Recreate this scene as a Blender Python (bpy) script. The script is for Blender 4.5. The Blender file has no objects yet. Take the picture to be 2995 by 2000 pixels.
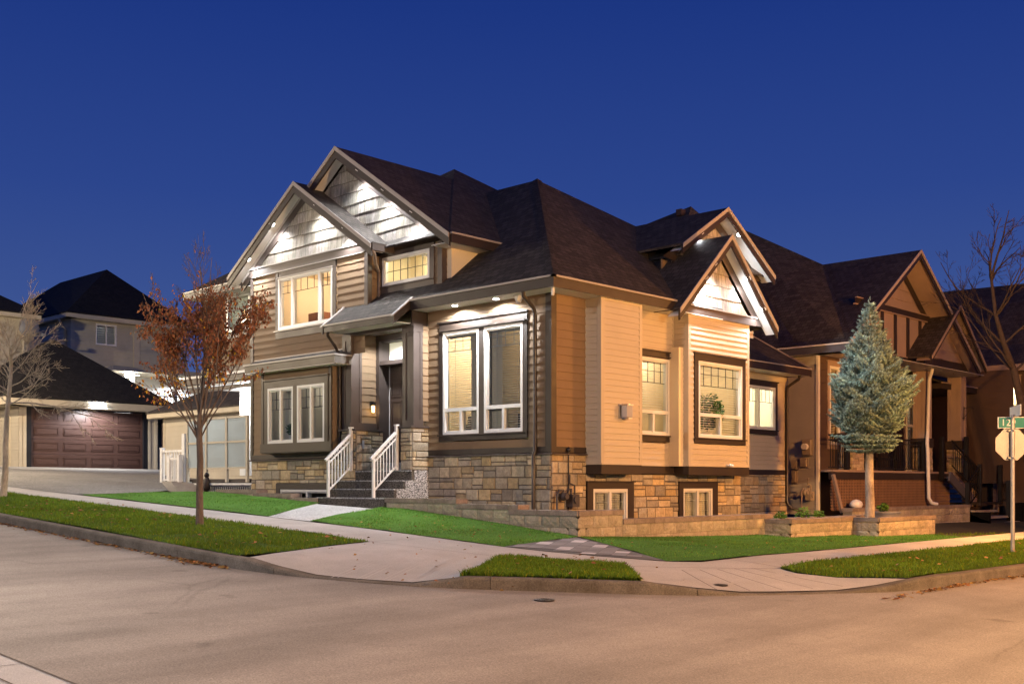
import bpy, bmesh, math, random
from mathutils import Vector, Matrix, noise
random.seed(7)
S = bpy.context.scene
COL = S.collection
V = Vector

# ------------------------------------------------------------------ helpers
class MB:
    """collects polygons for one mesh object"""
    def __init__(s): s.v = []; s.f = []; s.c = []; s.m = []; s.sm = []
    def poly(s, pts, col=None, mi=0, smooth=False):
        i = len(s.v); s.v.extend([tuple(p) for p in pts]); s.f.append(tuple(range(i, i + len(pts))))
        s.c.append(col); s.m.append(mi); s.sm.append(smooth)
    def grid(s, rows, col=None, mi=0, smooth=True, close=False):
        i = len(s.v); n = len(rows[0])
        for r in rows: s.v.extend([tuple(p) for p in r])
        for a in range(len(rows) - 1):
            for b in range(n if close else n - 1):
                c = (b + 1) % n
                s.f.append((i + a*n + b, i + a*n + c, i + (a+1)*n + c, i + (a+1)*n + b))
                s.c.append(col); s.m.append(mi); s.sm.append(smooth)
    def hexa(s, b, t, col=None, mi=0):
        b = [V(p) for p in b]; t = [V(p) for p in t]
        s.poly(b[::-1], col, mi); s.poly(t, col, mi)
        n = len(b)
        for i in range(n):
            j = (i + 1) % n; s.poly([b[i], b[j], t[j], t[i]], col, mi)
    def box(s, x0, x1, y0, y1, z0, z1, col=None, mi=0):
        if x0 > x1: x0, x1 = x1, x0
        if y0 > y1: y0, y1 = y1, y0
        if z0 > z1: z0, z1 = z1, z0
        s.hexa([(x0,y0,z0),(x1,y0,z0),(x1,y1,z0),(x0,y1,z0)], [(x0,y0,z1),(x1,y0,z1),(x1,y1,z1),(x0,y1,z1)], col, mi)
    def beam(s, a, b, w, h, up=(0,0,1), col=None, mi=0):
        a = V(a); b = V(b); d = (b - a).normalized(); up = V(up)
        side = d.cross(up)
        if side.length < 1e-4: side = d.cross(V((1,0,0)))
        side.normalize(); u = side.cross(d).normalized()
        q = lambda p: [p - side*w/2 - u*h/2, p + side*w/2 - u*h/2, p + side*w/2 + u*h/2, p - side*w/2 + u*h/2]
        s.hexa(q(a)[::-1], q(b)[::-1], col, mi)
    def tube(s, path, rad, n=8, col=None, mi=0, caps=True):
        path = [V(p) for p in path]; rows = []
        if not isinstance(rad, (list, tuple)): rad = [rad]*len(path)
        ref = None
        for i, p in enumerate(path):
            d = (path[min(i+1, len(path)-1)] - path[max(i-1, 0)]).normalized()
            if ref is None: ref = V((0,0,1)) if abs(d.z) < .9 else V((1,0,0))
            a = d.cross(ref)
            if a.length < 1e-5: a = d.cross(V((0,1,0.3)))
            a.normalize(); b = d.cross(a).normalized(); ref = a.cross(d)
            rows.append([p + (a*math.cos(2*math.pi*k/n) + b*math.sin(2*math.pi*k/n))*rad[i] for k in range(n)])
        s.grid(rows, col, mi, True, True)
        if caps:
            s.poly(rows[0][::-1], col, mi); s.poly(rows[-1], col, mi)
    def cyl(s, c, r, h, n=20, axis=(0,0,1), col=None, mi=0, r2=None):
        c = V(c); ax = V(axis).normalized()
        a = ax.orthogonal().normalized(); b = ax.cross(a)
        r2 = r if r2 is None else r2
        R = lambda p, r: [p + (a*math.cos(2*math.pi*k/n) + b*math.sin(2*math.pi*k/n))*r for k in range(n)]
        lo, hi = R(c, r), R(c + ax*h, r2)
        i0 = len(s.f)
        s.poly(lo[::-1], col, mi); s.poly(hi, col, mi)
        for k in range(n):
            j = (k+1) % n; s.poly([lo[k], lo[j], hi[j], hi[k]], col, mi, n > 10)
    def sphere(s, c, r, n=12, col=None, mi=0, sc=(1,1,1)):
        c = V(c); rows = []
        for i in range(n//2 + 1):
            t = math.pi*i/(n//2); rows.append([c + V((math.sin(t)*math.cos(2*math.pi*k/n)*sc[0], math.sin(t)*math.sin(2*math.pi*k/n)*sc[1], -math.cos(t)*sc[2]))*r for k in range(n)])
        s.grid(rows, col, mi, True, True)

ROOTLOC = {}
def obj(name, mb, mats, parent=None, label=None, uv=True, merge=True):
    me = bpy.data.meshes.new(name)
    me.from_pydata(mb.v, [], mb.f)
    if not isinstance(mats, (list, tuple)): mats = [mats]
    for m in mats: me.materials.append(m)
    me.polygons.foreach_set('material_index', mb.m)
    me.polygons.foreach_set('use_smooth', mb.sm)
    if uv:
        ul = me.uv_layers.new(name='UVMap'); data = [0.0]*(2*len(me.loops)); Z = V((0,0,1))
        vs = me.vertices
        for p in me.polygons:
            n = p.normal
            if abs(n.z) > .999: ax, ay, az = 1.,0.,0.; bx, by, bz = 0.,1.,0.
            else:
                a = Z.cross(n).normalized(); b = n.cross(a); ax, ay, az = a; bx, by, bz = b
            for li in p.loop_indices:
                c = vs[me.loops[li].vertex_index].co
                data[2*li] = c.x*ax + c.y*ay + c.z*az; data[2*li+1] = c.x*bx + c.y*by + c.z*bz
        ul.data.foreach_set('uv', data)
    if any(c is not None for c in mb.c):
        at = me.attributes.new('tint', 'FLOAT_COLOR', 'FACE')
        flat = []
        for c in mb.c:
            c = c or (1,1,1); flat.extend((c[0], c[1], c[2], 1.0))
        at.data.foreach_set('color', flat)
    me.validate(); me.update()
    o = bpy.data.objects.new(name, me); COL.objects.link(o)
    if parent is not None:
        o.parent = parent
        if parent.type == 'EMPTY': o.matrix_parent_inverse = Matrix.Translation(-V(parent.location))
    if label: o['label'] = label
    return o

def weld(o, d=.0004, smooth=None):
    bm = bmesh.new(); bm.from_mesh(o.data); bmesh.ops.remove_doubles(bm, verts=bm.verts, dist=d)
    bmesh.ops.recalc_face_normals(bm, faces=bm.faces); bm.to_mesh(o.data); bm.free()
    return o

def thing(name, loc, label, cat, group=None):
    o = bpy.data.objects.new(name, None); COL.objects.link(o); o.location = loc; o.empty_display_size = .2
    o['label'] = label; o['category'] = cat
    if group: o['group'] = group
    return o
def tag(o, label, cat, group=None):
    o['label'] = label; o['category'] = cat
    if group: o['group'] = group
    return o
def kind(o, k): o['kind'] = k; return o

# ------------------------------------------------------------------ materials
def nodes(name):
    m = bpy.data.materials.new(name); m.use_nodes = True; nt = m.node_tree
    for n in list(nt.nodes): nt.nodes.remove(n)
    out = nt.nodes.new('ShaderNodeOutputMaterial'); bs = nt.nodes.new('ShaderNodeBsdfPrincipled')
    nt.links.new(bs.outputs[0], out.inputs[0])
    return m, nt, bs, out
def N(nt, t, **k):
    n = nt.nodes.new('ShaderNode' + t)
    for a, b in k.items():
        if a.startswith('i_'): n.inputs[a[2:].replace('_', ' ')].default_value = b
        else: setattr(n, a, b)
    return n
def mixc(nt, a, b, fac, blend='MIX'):
    n = nt.nodes.new('ShaderNodeMix'); n.data_type = 'RGBA'; n.blend_type = blend
    for sock, v in ((n.inputs[0], fac), (n.inputs[6], a), (n.inputs[7], b)):
        if isinstance(v, bpy.types.NodeSocket): nt.links.new(v, sock)
        elif isinstance(v, (int, float)): sock.default_value = v
        else: sock.default_value = (*v[:3], 1)
    return n.outputs[2]
def ramp(nt, src, stops):
    r = nt.nodes.new('ShaderNodeValToRGB'); e = r.color_ramp.elements
    while len(e) < len(stops): e.new(.5)
    for el, (p, c) in zip(e, stops):
        el.position = p; el.color = (c, c, c, 1) if isinstance(c, (int, float)) else (*c, 1)
    nt.links.new(src, r.inputs[0]); return r.outputs[0]
def mul(c, k): return tuple(x*k for x in c)

def M(name, col, rough=.6, var=.12, vs=3.0, bump=0., bs=60., spec=.4, tint=False, stretch=None, coat=0., metal=0., dirt=0.):
    """painted / mineral surface: two scales of colour variation, a fine bump and uneven gloss"""
    m, nt, b, out = nodes(name)
    tc = N(nt, 'TexCoord'); src = tc.outputs['Object']
    if stretch:
        mp = N(nt, 'Mapping'); mp.inputs['Scale'].default_value = stretch; nt.links.new(src, mp.inputs[0]); src = mp.outputs[0]
    n1 = N(nt, 'TexNoise', i_Scale=vs, i_Detail=6., i_Roughness=.6); nt.links.new(src, n1.inputs['Vector'])
    n2 = N(nt, 'TexNoise', i_Scale=bs, i_Detail=3.); nt.links.new(src, n2.inputs['Vector'])
    base = (*col, 1)
    if tint:
        a = N(nt, 'Attribute', attribute_name='tint'); base = mixc(nt, col, a.outputs['Color'], 1.0, 'MULTIPLY')
    f1 = ramp(nt, n1.outputs['Fac'], [(.3, 1 - var), (.7, 1 + var)])
    c = mixc(nt, base, f1, 1.0, 'MULTIPLY')
    f2 = ramp(nt, n2.outputs['Fac'], [(.3, 1 - var*.6), (.7, 1 + var*.6)])
    c = mixc(nt, c, f2, 1.0, 'MULTIPLY')
    if dirt:
        n3 = N(nt, 'TexNoise', i_Scale=1.1, i_Detail=8., i_Roughness=.7); nt.links.new(tc.outputs['Object'], n3.inputs['Vector'])
        c = mixc(nt, c, mul(col, .55), ramp(nt, n3.outputs['Fac'], [(.5, 0.), (.75, dirt)]))
    nt.links.new(c, b.inputs['Base Color'])
    r = ramp(nt, n1.outputs['Fac'], [(.25, max(.03, rough - .1)), (.75, min(1, rough + .1))]); nt.links.new(r, b.inputs['Roughness'])
    b.inputs['Specular IOR Level'].default_value = spec; b.inputs['Metallic'].default_value = metal
    b.inputs['Coat Weight'].default_value = coat
    if bump:
        bp = N(nt, 'Bump', i_Strength=bump, i_Distance=.02); nt.links.new(n2.outputs['Fac'], bp.inputs['Height']); nt.links.new(bp.outputs[0], b.inputs['Normal'])
    return m

def Mshingle(name, c1, c2):
    m, nt, b, out = nodes(name)
    uv = N(nt, 'UVMap'); br = N(nt, 'TexBrick', offset=.5, squash=1.)
    nt.links.new(uv.outputs[0], br.inputs['Vector'])
    for k, v in (('Scale', 1.), ('Mortar Size', .009), ('Mortar Smooth', .3), ('Bias', 0.), ('Brick Width', .17), ('Row Height', .145)): br.inputs[k].default_value = v
    br.inputs['Color1'].default_value = (*c1, 1); br.inputs['Color2'].default_value = (*c2, 1); br.inputs['Mortar'].default_value = (*mul(c1, .35), 1)
    n = N(nt, 'TexNoise', i_Scale=2.2, i_Detail=8., i_Roughness=.7); nt.links.new(uv.outputs[0], n.inputs['Vector'])
    n2 = N(nt, 'TexNoise', i_Scale=170., i_Detail=2.); nt.links.new(uv.outputs[0], n2.inputs['Vector'])
    c = mixc(nt, br.outputs['Color'], ramp(nt, n.outputs['Fac'], [(.3, .8), (.7, 1.2)]), 1., 'MULTIPLY')
    c = mixc(nt, c, ramp(nt, n2.outputs['Fac'], [(.3, .7), (.7, 1.3)]), 1., 'MULTIPLY')
    nt.links.new(c, b.inputs['Base Color']); b.inputs['Roughness'].default_value = .9; b.inputs['Specular IOR Level'].default_value = .25
    # courses: sawtooth height up the slope plus tab joints
    sx = N(nt, 'SeparateXYZ'); nt.links.new(uv.outputs[0], sx.inputs[0])
    d = N(nt, 'Math', operation='DIVIDE'); d.inputs[1].default_value = .145; nt.links.new(sx.outputs[1], d.inputs[0])
    fr = N(nt, 'Math', operation='FRACT'); nt.links.new(d.outputs[0], fr.inputs[0])
    inv = N(nt, 'Math', operation='MULTIPLY_ADD'); inv.inputs[1].default_value = -1.; inv.inputs[2].default_value = 1.; nt.links.new(fr.outputs[0], inv.inputs[0])
    sub = N(nt, 'Math', operation='SUBTRACT'); nt.links.new(inv.outputs[0], sub.inputs[0]); nt.links.new(br.outputs['Fac'], sub.inputs[1])
    add = N(nt, 'Math', operation='MULTIPLY_ADD'); add.inputs[1].default_value = .35; nt.links.new(n2.outputs['Fac'], add.inputs[0]); nt.links.new(sub.outputs[0], add.inputs[2])
    bp = N(nt, 'Bump', i_Strength=1., i_Distance=.022); nt.links.new(add.outputs[0], bp.inputs['Height']); nt.links.new(bp.outputs[0], b.inputs['Normal'])
    return m

def Mglass(name, tint=(.93,.96,.95), rough=.02, refl=.6):
    m, nt, b, out = nodes(name); nt.nodes.remove(b)
    t = N(nt, 'BsdfTransparent'); t.inputs[0].default_value = (*tint, 1)
    g = N(nt, 'BsdfGlossy', i_Roughness=rough); g.inputs[0].default_value = (refl, refl, refl, 1)
    n = N(nt, 'TexNoise', i_Scale=.9); bp = N(nt, 'Bump', i_Strength=.02, i_Distance=.1); nt.links.new(n.outputs[0], bp.inputs['Height']); nt.links.new(bp.outputs[0], g.inputs['Normal'])
    fr = N(nt, 'Fresnel', i_IOR=1.5); mx = N(nt, 'MixShader')
    nt.links.new(fr.outputs[0], mx.inputs[0]); nt.links.new(t.outputs[0], mx.inputs[1]); nt.links.new(g.outputs[0], mx.inputs[2]); nt.links.new(mx.outputs[0], out.inputs[0])
    return m
def Memit(name, col, st, base=(.8,.8,.8)):
    m, nt, b, out = nodes(name)
    n = N(nt, 'TexNoise', i_Scale=6.)
    c = mixc(nt, col, mul(col, .88), n.outputs['Fac'])
    nt.links.new(c, b.inputs['Emission Color']); b.inputs['Emission Strength'].default_value = st; b.inputs['Base Color'].default_value = (*base, 1)
    return m
def Mleaf(name, col, trans=.35, rough=.6, tint=True):
    m, nt, b, out = nodes(name)
    a = N(nt, 'Attribute', attribute_name='tint'); n = N(nt, 'TexNoise', i_Scale=9.)
    tc = N(nt, 'TexCoord'); nt.links.new(tc.outputs['Object'], n.inputs['Vector'])
    c = mixc(nt, col, a.outputs['Color'], 1. if tint else 0., 'MULTIPLY')
    c = mixc(nt, c, ramp(nt, n.outputs['Fac'], [(.3, .75), (.7, 1.25)]), 1., 'MULTIPLY')
    nt.links.new(c, b.inputs['Base Color']); b.inputs['Roughness'].default_value = rough; b.inputs['Specular IOR Level'].default_value = .2
    t = N(nt, 'BsdfTranslucent'); nt.links.new(c, t.inputs[0]); mx = N(nt, 'MixShader'); mx.inputs[0].default_value = trans
    nt.links.new(b.outputs[0], mx.inputs[1]); nt.links.new(t.outputs[0], mx.inputs[2]); nt.links.new(mx.outputs[0], out.inputs[0])
    return m

TAN = (.225,.150,.088); BROWN = (.034,.023,.017); BEIGE = (.50,.43,.33)
m_fibre = M('tan_fibre_cement_siding', TAN, .75, .08, 2.5, .12, 130., .3, dirt=.25)
m_trim = M('dark_brown_trim_paint', BROWN, .5, .12, 4., .1, 90., .4, dirt=.2)
m_colm = M('brown_column_paint', (.075,.056,.048), .5, .1, 4., .1, 90., .4)
m_vinyl = M('beige_vinyl_siding', BEIGE, .5, .05, 2., .06, 90., .4, dirt=.18)
m_shake = M('weathered_shakes', (.33,.305,.27), .85, .45, 9., .5, 70., .2, tint=True, stretch=(3,3,.35))
m_stone = M('ashlar_stone', (.44,.385,.30), .85, .22, 7., .7, 26., .25, tint=True)
m_mortar = M('stone_mortar', (.13,.11,.09), .95, .2)
m_white = M('white_soffit_panel', (.75,.74,.72), .5, .04, 2., 0., 60.)
m_frame = M('white_window_vinyl', (.72,.72,.70), .35, .04, 3., 0., 60., .5)
m_gutter = M('pale_gutter_lip', (.36,.32,.29), .4, .06)
m_dark = M('dark_metal', (.02,.016,.014), .4, .2, 4., 0., 60., .5)
m_down = M('dark_brown_downspout', (.035,.026,.022), .35, .15, 4., 0., 60., .5)
m_roof = Mshingle('charcoal_shingles', (.085,.072,.063), (.044,.037,.033))
m_roof_b = Mshingle('black_brown_shingles', (.028,.024,.021), (.016,.014,.013))
m_glass = Mglass('window_glass')
m_blind = M('cream_blind_slat', (.76,.72,.64), .6, .04)
m_room = M('cream_room_paint', (.78,.66,.47), .8, .06, 1.2)
m_roomw = M('warm_white_room_paint', (.8,.74,.62), .8, .05, 1.2)
m_door = M('dark_brown_door', (.075,.052,.042), .38, .14, 5., .08, 60., .45, stretch=(6,6,.6))
m_conc = M('pale_concrete', (.38,.36,.33), .9, .14, 3., .5, 120., .2, dirt=.3)
m_led = Memit('led_disc', (1,.98,.93), 28.)
m_railw = M('white_rail_metal', (.78,.77,.75), .3, .05, 3., 0., 50., .5)
# ------------------------------------------------------------------ wall frames: u along the wall, z up, o outward
def wallpart(par, m, fr, conv, pitch, holes=(), proj=.016, phase=0., name='wall'):
    mb = MB(); siding(mb, fr, conv, pitch, holes, proj, phase); return obj(name, mb, m, par)
class FX:      # wall in a plane x = c, facing -X, u = y
    def __init__(s, c): s.c = c
    def P(s, u, z, o=0.): return V((s.c - o, u, z))
    out = V((-1,0,0)); ua = V((0,1,0))
class FY:      # wall in a plane y = c, facing -Y, u = x
    def __init__(s, c): s.c = c
    def P(s, u, z, o=0.): return V((u, s.c - o, z))
    out = V((0,-1,0)); ua = V((1,0,0))

def fbox(mb, fr, u0, u1, z0, z1, o0, o1, col=None, mi=0):
    mb.hexa([fr.P(u0,z0,o0), fr.P(u1,z0,o0), fr.P(u1,z0,o1), fr.P(u0,z0,o1)],
            [fr.P(u0,z1,o0), fr.P(u1,z1,o0), fr.P(u1,z1,o1), fr.P(u0,z1,o1)], col, mi)

def clip(poly, conv):
    """clip a 2-D polygon by a convex one (counter-clockwise)"""
    for i in range(len(conv)):
        a = conv[i]; b = conv[(i+1) % len(conv)]
        ins = lambda p: (b[0]-a[0])*(p[1]-a[1]) - (b[1]-a[1])*(p[0]-a[0])
        res = []
        for k in range(len(poly)):
            p = poly[k]; q = poly[(k+1) % len(poly)]; dp, dq = ins(p), ins(q)
            if dp >= 0: res.append(p)
            if (dp >= 0) != (dq >= 0) and abs(dp - dq) > 1e-12:
                t = dp/(dp - dq); res.append((p[0] + (q[0]-p[0])*t, p[1] + (q[1]-p[1])*t))
        poly = res
        if len(poly) < 3: return []
    return poly
def minus(rects, h):
    out = []
    for (a, b, c, d) in rects:
        if h[0] >= b or h[1] <= a or h[2] >= d or h[3] <= c: out.append((a, b, c, d)); continue
        u0, u1 = max(a, h[0]), min(b, h[1])
        if a < u0: out.append((a, u0, c, d))
        if u1 < b: out.append((u1, b, c, d))
        if c < h[2]: out.append((u0, u1, c, h[2]))
        if h[3] < d: out.append((u0, u1, h[3], d))
    return out
def rect(u0, u1, z0, z1): return [(u0,z0),(u1,z0),(u1,z1),(u0,z1)]

def siding(mb, fr, conv, pitch, holes=(), proj=.016, phase=0., profile='lap'):
    us = [p[0] for p in conv]; zs = [p[1] for p in conv]
    z = min(zs) - phase
    while z < max(zs):
        rs = [(min(us), max(us), max(z, min(zs)), min(z + pitch, max(zs)))]
        for h in holes: rs = minus(rs, h)
        for (a, b, c, d) in rs:
            pg = clip(rect(a, b, c, d), conv)
            if len(pg) < 3: continue
            if profile == 'lap': off = lambda zz: .002 + proj*(1 - (zz - z)/pitch)
            mb.poly([fr.P(u, q, off(q)) for u, q in pg])
            lo = [p for p in pg if abs(p[1] - z) < 1e-6]
            if len(lo) >= 2:
                l, r = min(p[0] for p in lo), max(p[0] for p in lo)
                mb.poly([fr.P(l, z, 0), fr.P(r, z, 0), fr.P(r, z, off(z)), fr.P(l, z, off(z))])
        z += pitch

def shakes(mb, fr, conv, pitch=.255, seed=1):
    rnd = random.Random(seed); us = [p[0] for p in conv]; zs = [p[1] for p in conv]; z = min(zs)
    while z < max(zs):
        u = min(us) - rnd.random()*.2; wav = rnd.random()*6
        while u < max(us):
            w = rnd.choice((.11, .16, .22, .28)); st = .007*math.sin(u*3 + wav) + rnd.choice((0, 0, .005, -.005)); z0 = z + st
            pg = clip(rect(u + .003, u + w - .003, z0, z + pitch + .015), conv)
            g = rnd.uniform(.72, 1.12); c = (g, g*rnd.uniform(.95, 1.), g*rnd.uniform(.88, .98))
            if len(pg) >= 3:
                o = lambda q: .003 + .02*(1 - (q - z)/pitch)
                mb.poly([fr.P(a, q, o(q)) for a, q in pg], c)
                lo = [p for p in pg if p[1] < z0 + 1e-5]
                if len(lo) >= 2:
                    l, r = min(p[0] for p in lo), max(p[0] for p in lo)
                    mb.poly([fr.P(l, z0, 0), fr.P(r, z0, 0), fr.P(r, z0, o(z0)), fr.P(l, z0, o(z0))], (.25,.22,.2))
            u += w
        z += pitch
    mb.poly([fr.P(u, q, -.004) for u, q in conv], (.2,.18,.16))

STONES = [(1.0,.97,.9),(1.12,1.05,.92),(.82,.83,.84),(1.15,1.0,.72),(.95,.93,.92),(1.25,1.18,1.04),(.95,.82,.62),(.70,.70,.70),(1.05,.95,.78),(.88,.9,.9)]
def stone(mb, mo, fr, u0, u1, z0, z1, holes=(), seed=3, row=.222):
    """ashlar veneer: mb blocks, mo mortar bed"""
    rnd = random.Random(seed); z = z0; k = 0
    def block(a, b, c, d):
        j = .006
        rs = [(a+j, b-j, c+j, d-j)]
        for h in holes: rs = minus(rs, h)
        g = rnd.choice(STONES); s = rnd.uniform(.82, 1.14); col = mul(g, s); o = rnd.uniform(.012, .03)
        for (p, q, r, t) in rs:
            if q - p < .02 or t - r < .02: continue
            ch = .009
            nx, nz = max(1, int((q-p)/.07)), max(1, int((t-r)/.07))
            rows = []
            for iz in range(nz+1):
                row_ = []
                for ix in range(nx+1):
                    uu = p + ch + (q-p-2*ch)*ix/nx; zz = r + ch + (t-r-2*ch)*iz/nz
                    edge = ix in (0, nx) or iz in (0, nz)
                    row_.append(fr.P(uu, zz, o + (0 if edge else rnd.uniform(0, .012))))
                rows.append(row_)
            mb.grid(rows, col, 0, False)
            I = [(p+ch, r+ch), (q-ch, r+ch), (q-ch, t-ch), (p+ch, t-ch)]; O = [(p, r), (q, r), (q, t), (p, t)]
            for e in range(4):
                f = (e+1) % 4
                mb.poly([fr.P(*O[e], 0), fr.P(*O[f], 0), fr.P(*I[f], o), fr.P(*I[e], o)], col)
    while z < z1 - .03:
        zt = min(z + row, z1); u = u0 - (.18 if k % 2 else 0)
        while u < u1:
            w = rnd.uniform(.26, .42); a, b = max(u, u0), min(u + w, u1)
            if u1 - b < .1: b = u1; w = b - u
            if b - a > .03:
                if rnd.random() < .5 and zt - z > .15:
                    s = z + (zt - z)*rnd.choice((.36, .6, .64)); block(a, b, z, s); block(a, b, s, zt)
                else: block(a, b, z, zt)
            u += w
        z = zt; k += 1
    rs = [(u0, u1, z0, z1)]
    for h in holes: rs = minus(rs, h)
    for (a, b, c, d) in rs: mo.poly([fr.P(a,c,.003), fr.P(b,c,.003), fr.P(b,d,.003), fr.P(a,d,.003)])

def window(fr, u0, u1, z0, z1, parent, bars=(), panes=None, muntin=None, mcol=None, blind=None, room=None, depth=1.6, lamp=None, fw=.055, frame_mat=None, lampcol=(1,.86,.62), oo=.035, bsl=.045, tilt=.5, mg=(.5,.6,.25)):
    """vinyl window set in an opening. bars: (u0,u1,z0,z1) rectangles of frame inside the outer frame; muntin: list of lines"""
    fm = frame_mat or m_frame
    mb = MB()
    fbox(mb, fr, u0, u1, z1 - fw, z1, -.09, oo); fbox(mb, fr, u0, u1, z0, z0 + fw, -.09, oo)
    fbox(mb, fr, u0, u0 + fw, z0 + fw, z1 - fw, -.09, oo); fbox(mb, fr, u1 - fw, u1, z0 + fw, z1 - fw, -.09, oo)
    for (a, b, c, d) in bars: fbox(mb, fr, a, b, c, d, -.085, oo - .004)
    # thin inner sash lip
    l = fw*.45
    fbox(mb, fr, u0 + fw, u1 - fw, z1 - fw - l, z1 - fw, -.06, .006); fbox(mb, fr, u0 + fw, u1 - fw, z0 + fw, z0 + fw + l, -.06, .006)
    fbox(mb, fr, u0 + fw, u0 + fw + l, z0 + fw + l, z1 - fw - l, -.06, .006); fbox(mb, fr, u1 - fw - l, u1 - fw, z0 + fw + l, z1 - fw - l, -.06, .006)
    w = obj('window', mb, fm, parent)
    g = MB(); q4 = [fr.P(u0+fw, z0+fw, -.03), fr.P(u1-fw, z0+fw, -.03), fr.P(u1-fw, z1-fw, -.03), fr.P(u0+fw, z1-fw, -.03)]
    if (q4[1]-q4[0]).cross(q4[2]-q4[1]).dot(fr.out) < 0: q4.reverse()
    g.poly(q4)
    obj('pane', g, m_glass, w)
    if muntin:
        mm = MB()
        for (a, b, c, d) in muntin: fbox(mm, fr, a, b, c, d, -.045, -.034)
        obj('muntin', mm, mcol or m_dark, w)
    if blind:
        bb = MB()
        for (a, b, c, d) in blind:
            z = c
            while z < d:
                p = [fr.P(a, z, -.10), fr.P(b, z, -.10), fr.P(b, z + bsl*tilt*1.0, -.10 - bsl*.6), fr.P(a, z + bsl*tilt*1.0, -.10 - bsl*.6)]
                bb.poly(p); z += bsl
            for uu in (a + (b-a)*.2, a + (b-a)*.8): fbox(bb, fr, uu - .002, uu + .002, c, d, -.098, -.094)
            fbox(bb, fr, a, b, d - .02, d + .03, -.15, -.095)
        obj('blind', bb, m_blind, w)
    if room:
        r = MB(); a, b, c, d = u0 - mg[0], u1 + mg[0], z0 - mg[1], z1 + mg[2]; o1 = -.115; o2 = -depth
        r.poly([fr.P(a,c,o2), fr.P(b,c,o2), fr.P(b,d,o2), fr.P(a,d,o2)])
        for q in (a, b): r.poly([fr.P(q,c,o1), fr.P(q,c,o2), fr.P(q,d,o2), fr.P(q,d,o1)])
        for q in (c, d): r.poly([fr.P(a,q,o1), fr.P(b,q,o1), fr.P(b,q,o2), fr.P(a,q,o2)])
        for (p, q, s, t) in minus([(a, b, c, d)], (u0, u1, z0, z1)): r.poly([fr.P(p,s,o1), fr.P(q,s,o1), fr.P(q,t,o1), fr.P(p,t,o1)])
        obj('room', r, room, w)
        if lamp:
            pos = fr.P((u0+u1)/2 + .15, z1 + .12, -depth*.55)
            light('room_lamp', pos, lamp, lampcol, .12, w)
    return w

def light(name, pos, energy, col, r=.05, parent=None, spot=None, dirn=None, blend=.6):
    l = bpy.data.lights.new(name, 'SPOT' if spot else 'POINT'); l.energy = energy; l.color = col; l.shadow_soft_size = r
    if spot: l.spot_size = math.radians(spot); l.spot_blend = blend
    o = bpy.data.objects.new(name, l); COL.objects.link(o); o.location = pos
    if dirn is not None: o.rotation_euler = V(dirn).to_track_quat('-Z', 'Y').to_euler()
    if parent is not None:
        o.parent = parent
        if parent.type == 'EMPTY': o.matrix_parent_inverse = Matrix.Translation(-V(parent.location))
    return o

def trim(mb, fr, u0, u1, z0, z1, w=.1, head=.14, sill=.1, o=.032, cap=True, side=True):
    """boards round an opening u0..u1, z0..z1"""
    fbox(mb, fr, u0 - w, u1 + w, z1, z1 + head, 0, o)
    if cap: fbox(mb, fr, u0 - w - .03, u1 + w + .03, z1 + head, z1 + head + .028, 0, o + .03)
    if side:
        fbox(mb, fr, u0 - w, u0, z0, z1, 0, o); fbox(mb, fr, u1, u1 + w, z0, z1, 0, o)
    if sill:
        fbox(mb, fr, u0 - w, u1 + w, z0 - sill, z0, 0, o)
        fbox(mb, fr, u0 - w - .02, u1 + w + .02, z0 - .022, z0 + .003, o, o + .035)

POT = 6.2
def pot(parent, pos, nrm, energy, r=.055, col=(.94,.97,1.), spot=150, aim=None, blend=.35):
    """recessed LED: trim ring, glowing disc and its lamp just below"""
    n = V(nrm).normalized(); mb = MB(); mb.cyl(V(pos) - n*.002, r*1.45, .012, 24, n)
    ring = obj('soffit_light', mb, m_white, parent)
    g = MB(); g.cyl(V(pos) + n*.011, r, .006, 20, n); obj('lens', g, m_led, ring)
    light('led', V(pos) + n*.05, energy*POT, col, .05, ring, spot, aim if aim is not None else n, blend)
    return ring

def sheet(mb, pts, t=.0, col=None, mi=0):
    mb.poly(pts, col, mi)
def slab(mb, pts, t=.05):
    """roof sheet with thickness straight down"""
    top = [V(p) for p in pts]; bot = [p - V((0,0,t)) for p in top]
    n = (top[1]-top[0]).cross(top[2]-top[0])
    if n.z < 0: top.reverse(); bot.reverse()
    mb.poly(top); mb.poly(bot[::-1])
    for i in range(len(top)):
        j = (i+1) % len(top); mb.poly([bot[i], bot[j], top[j], top[i]])

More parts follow.
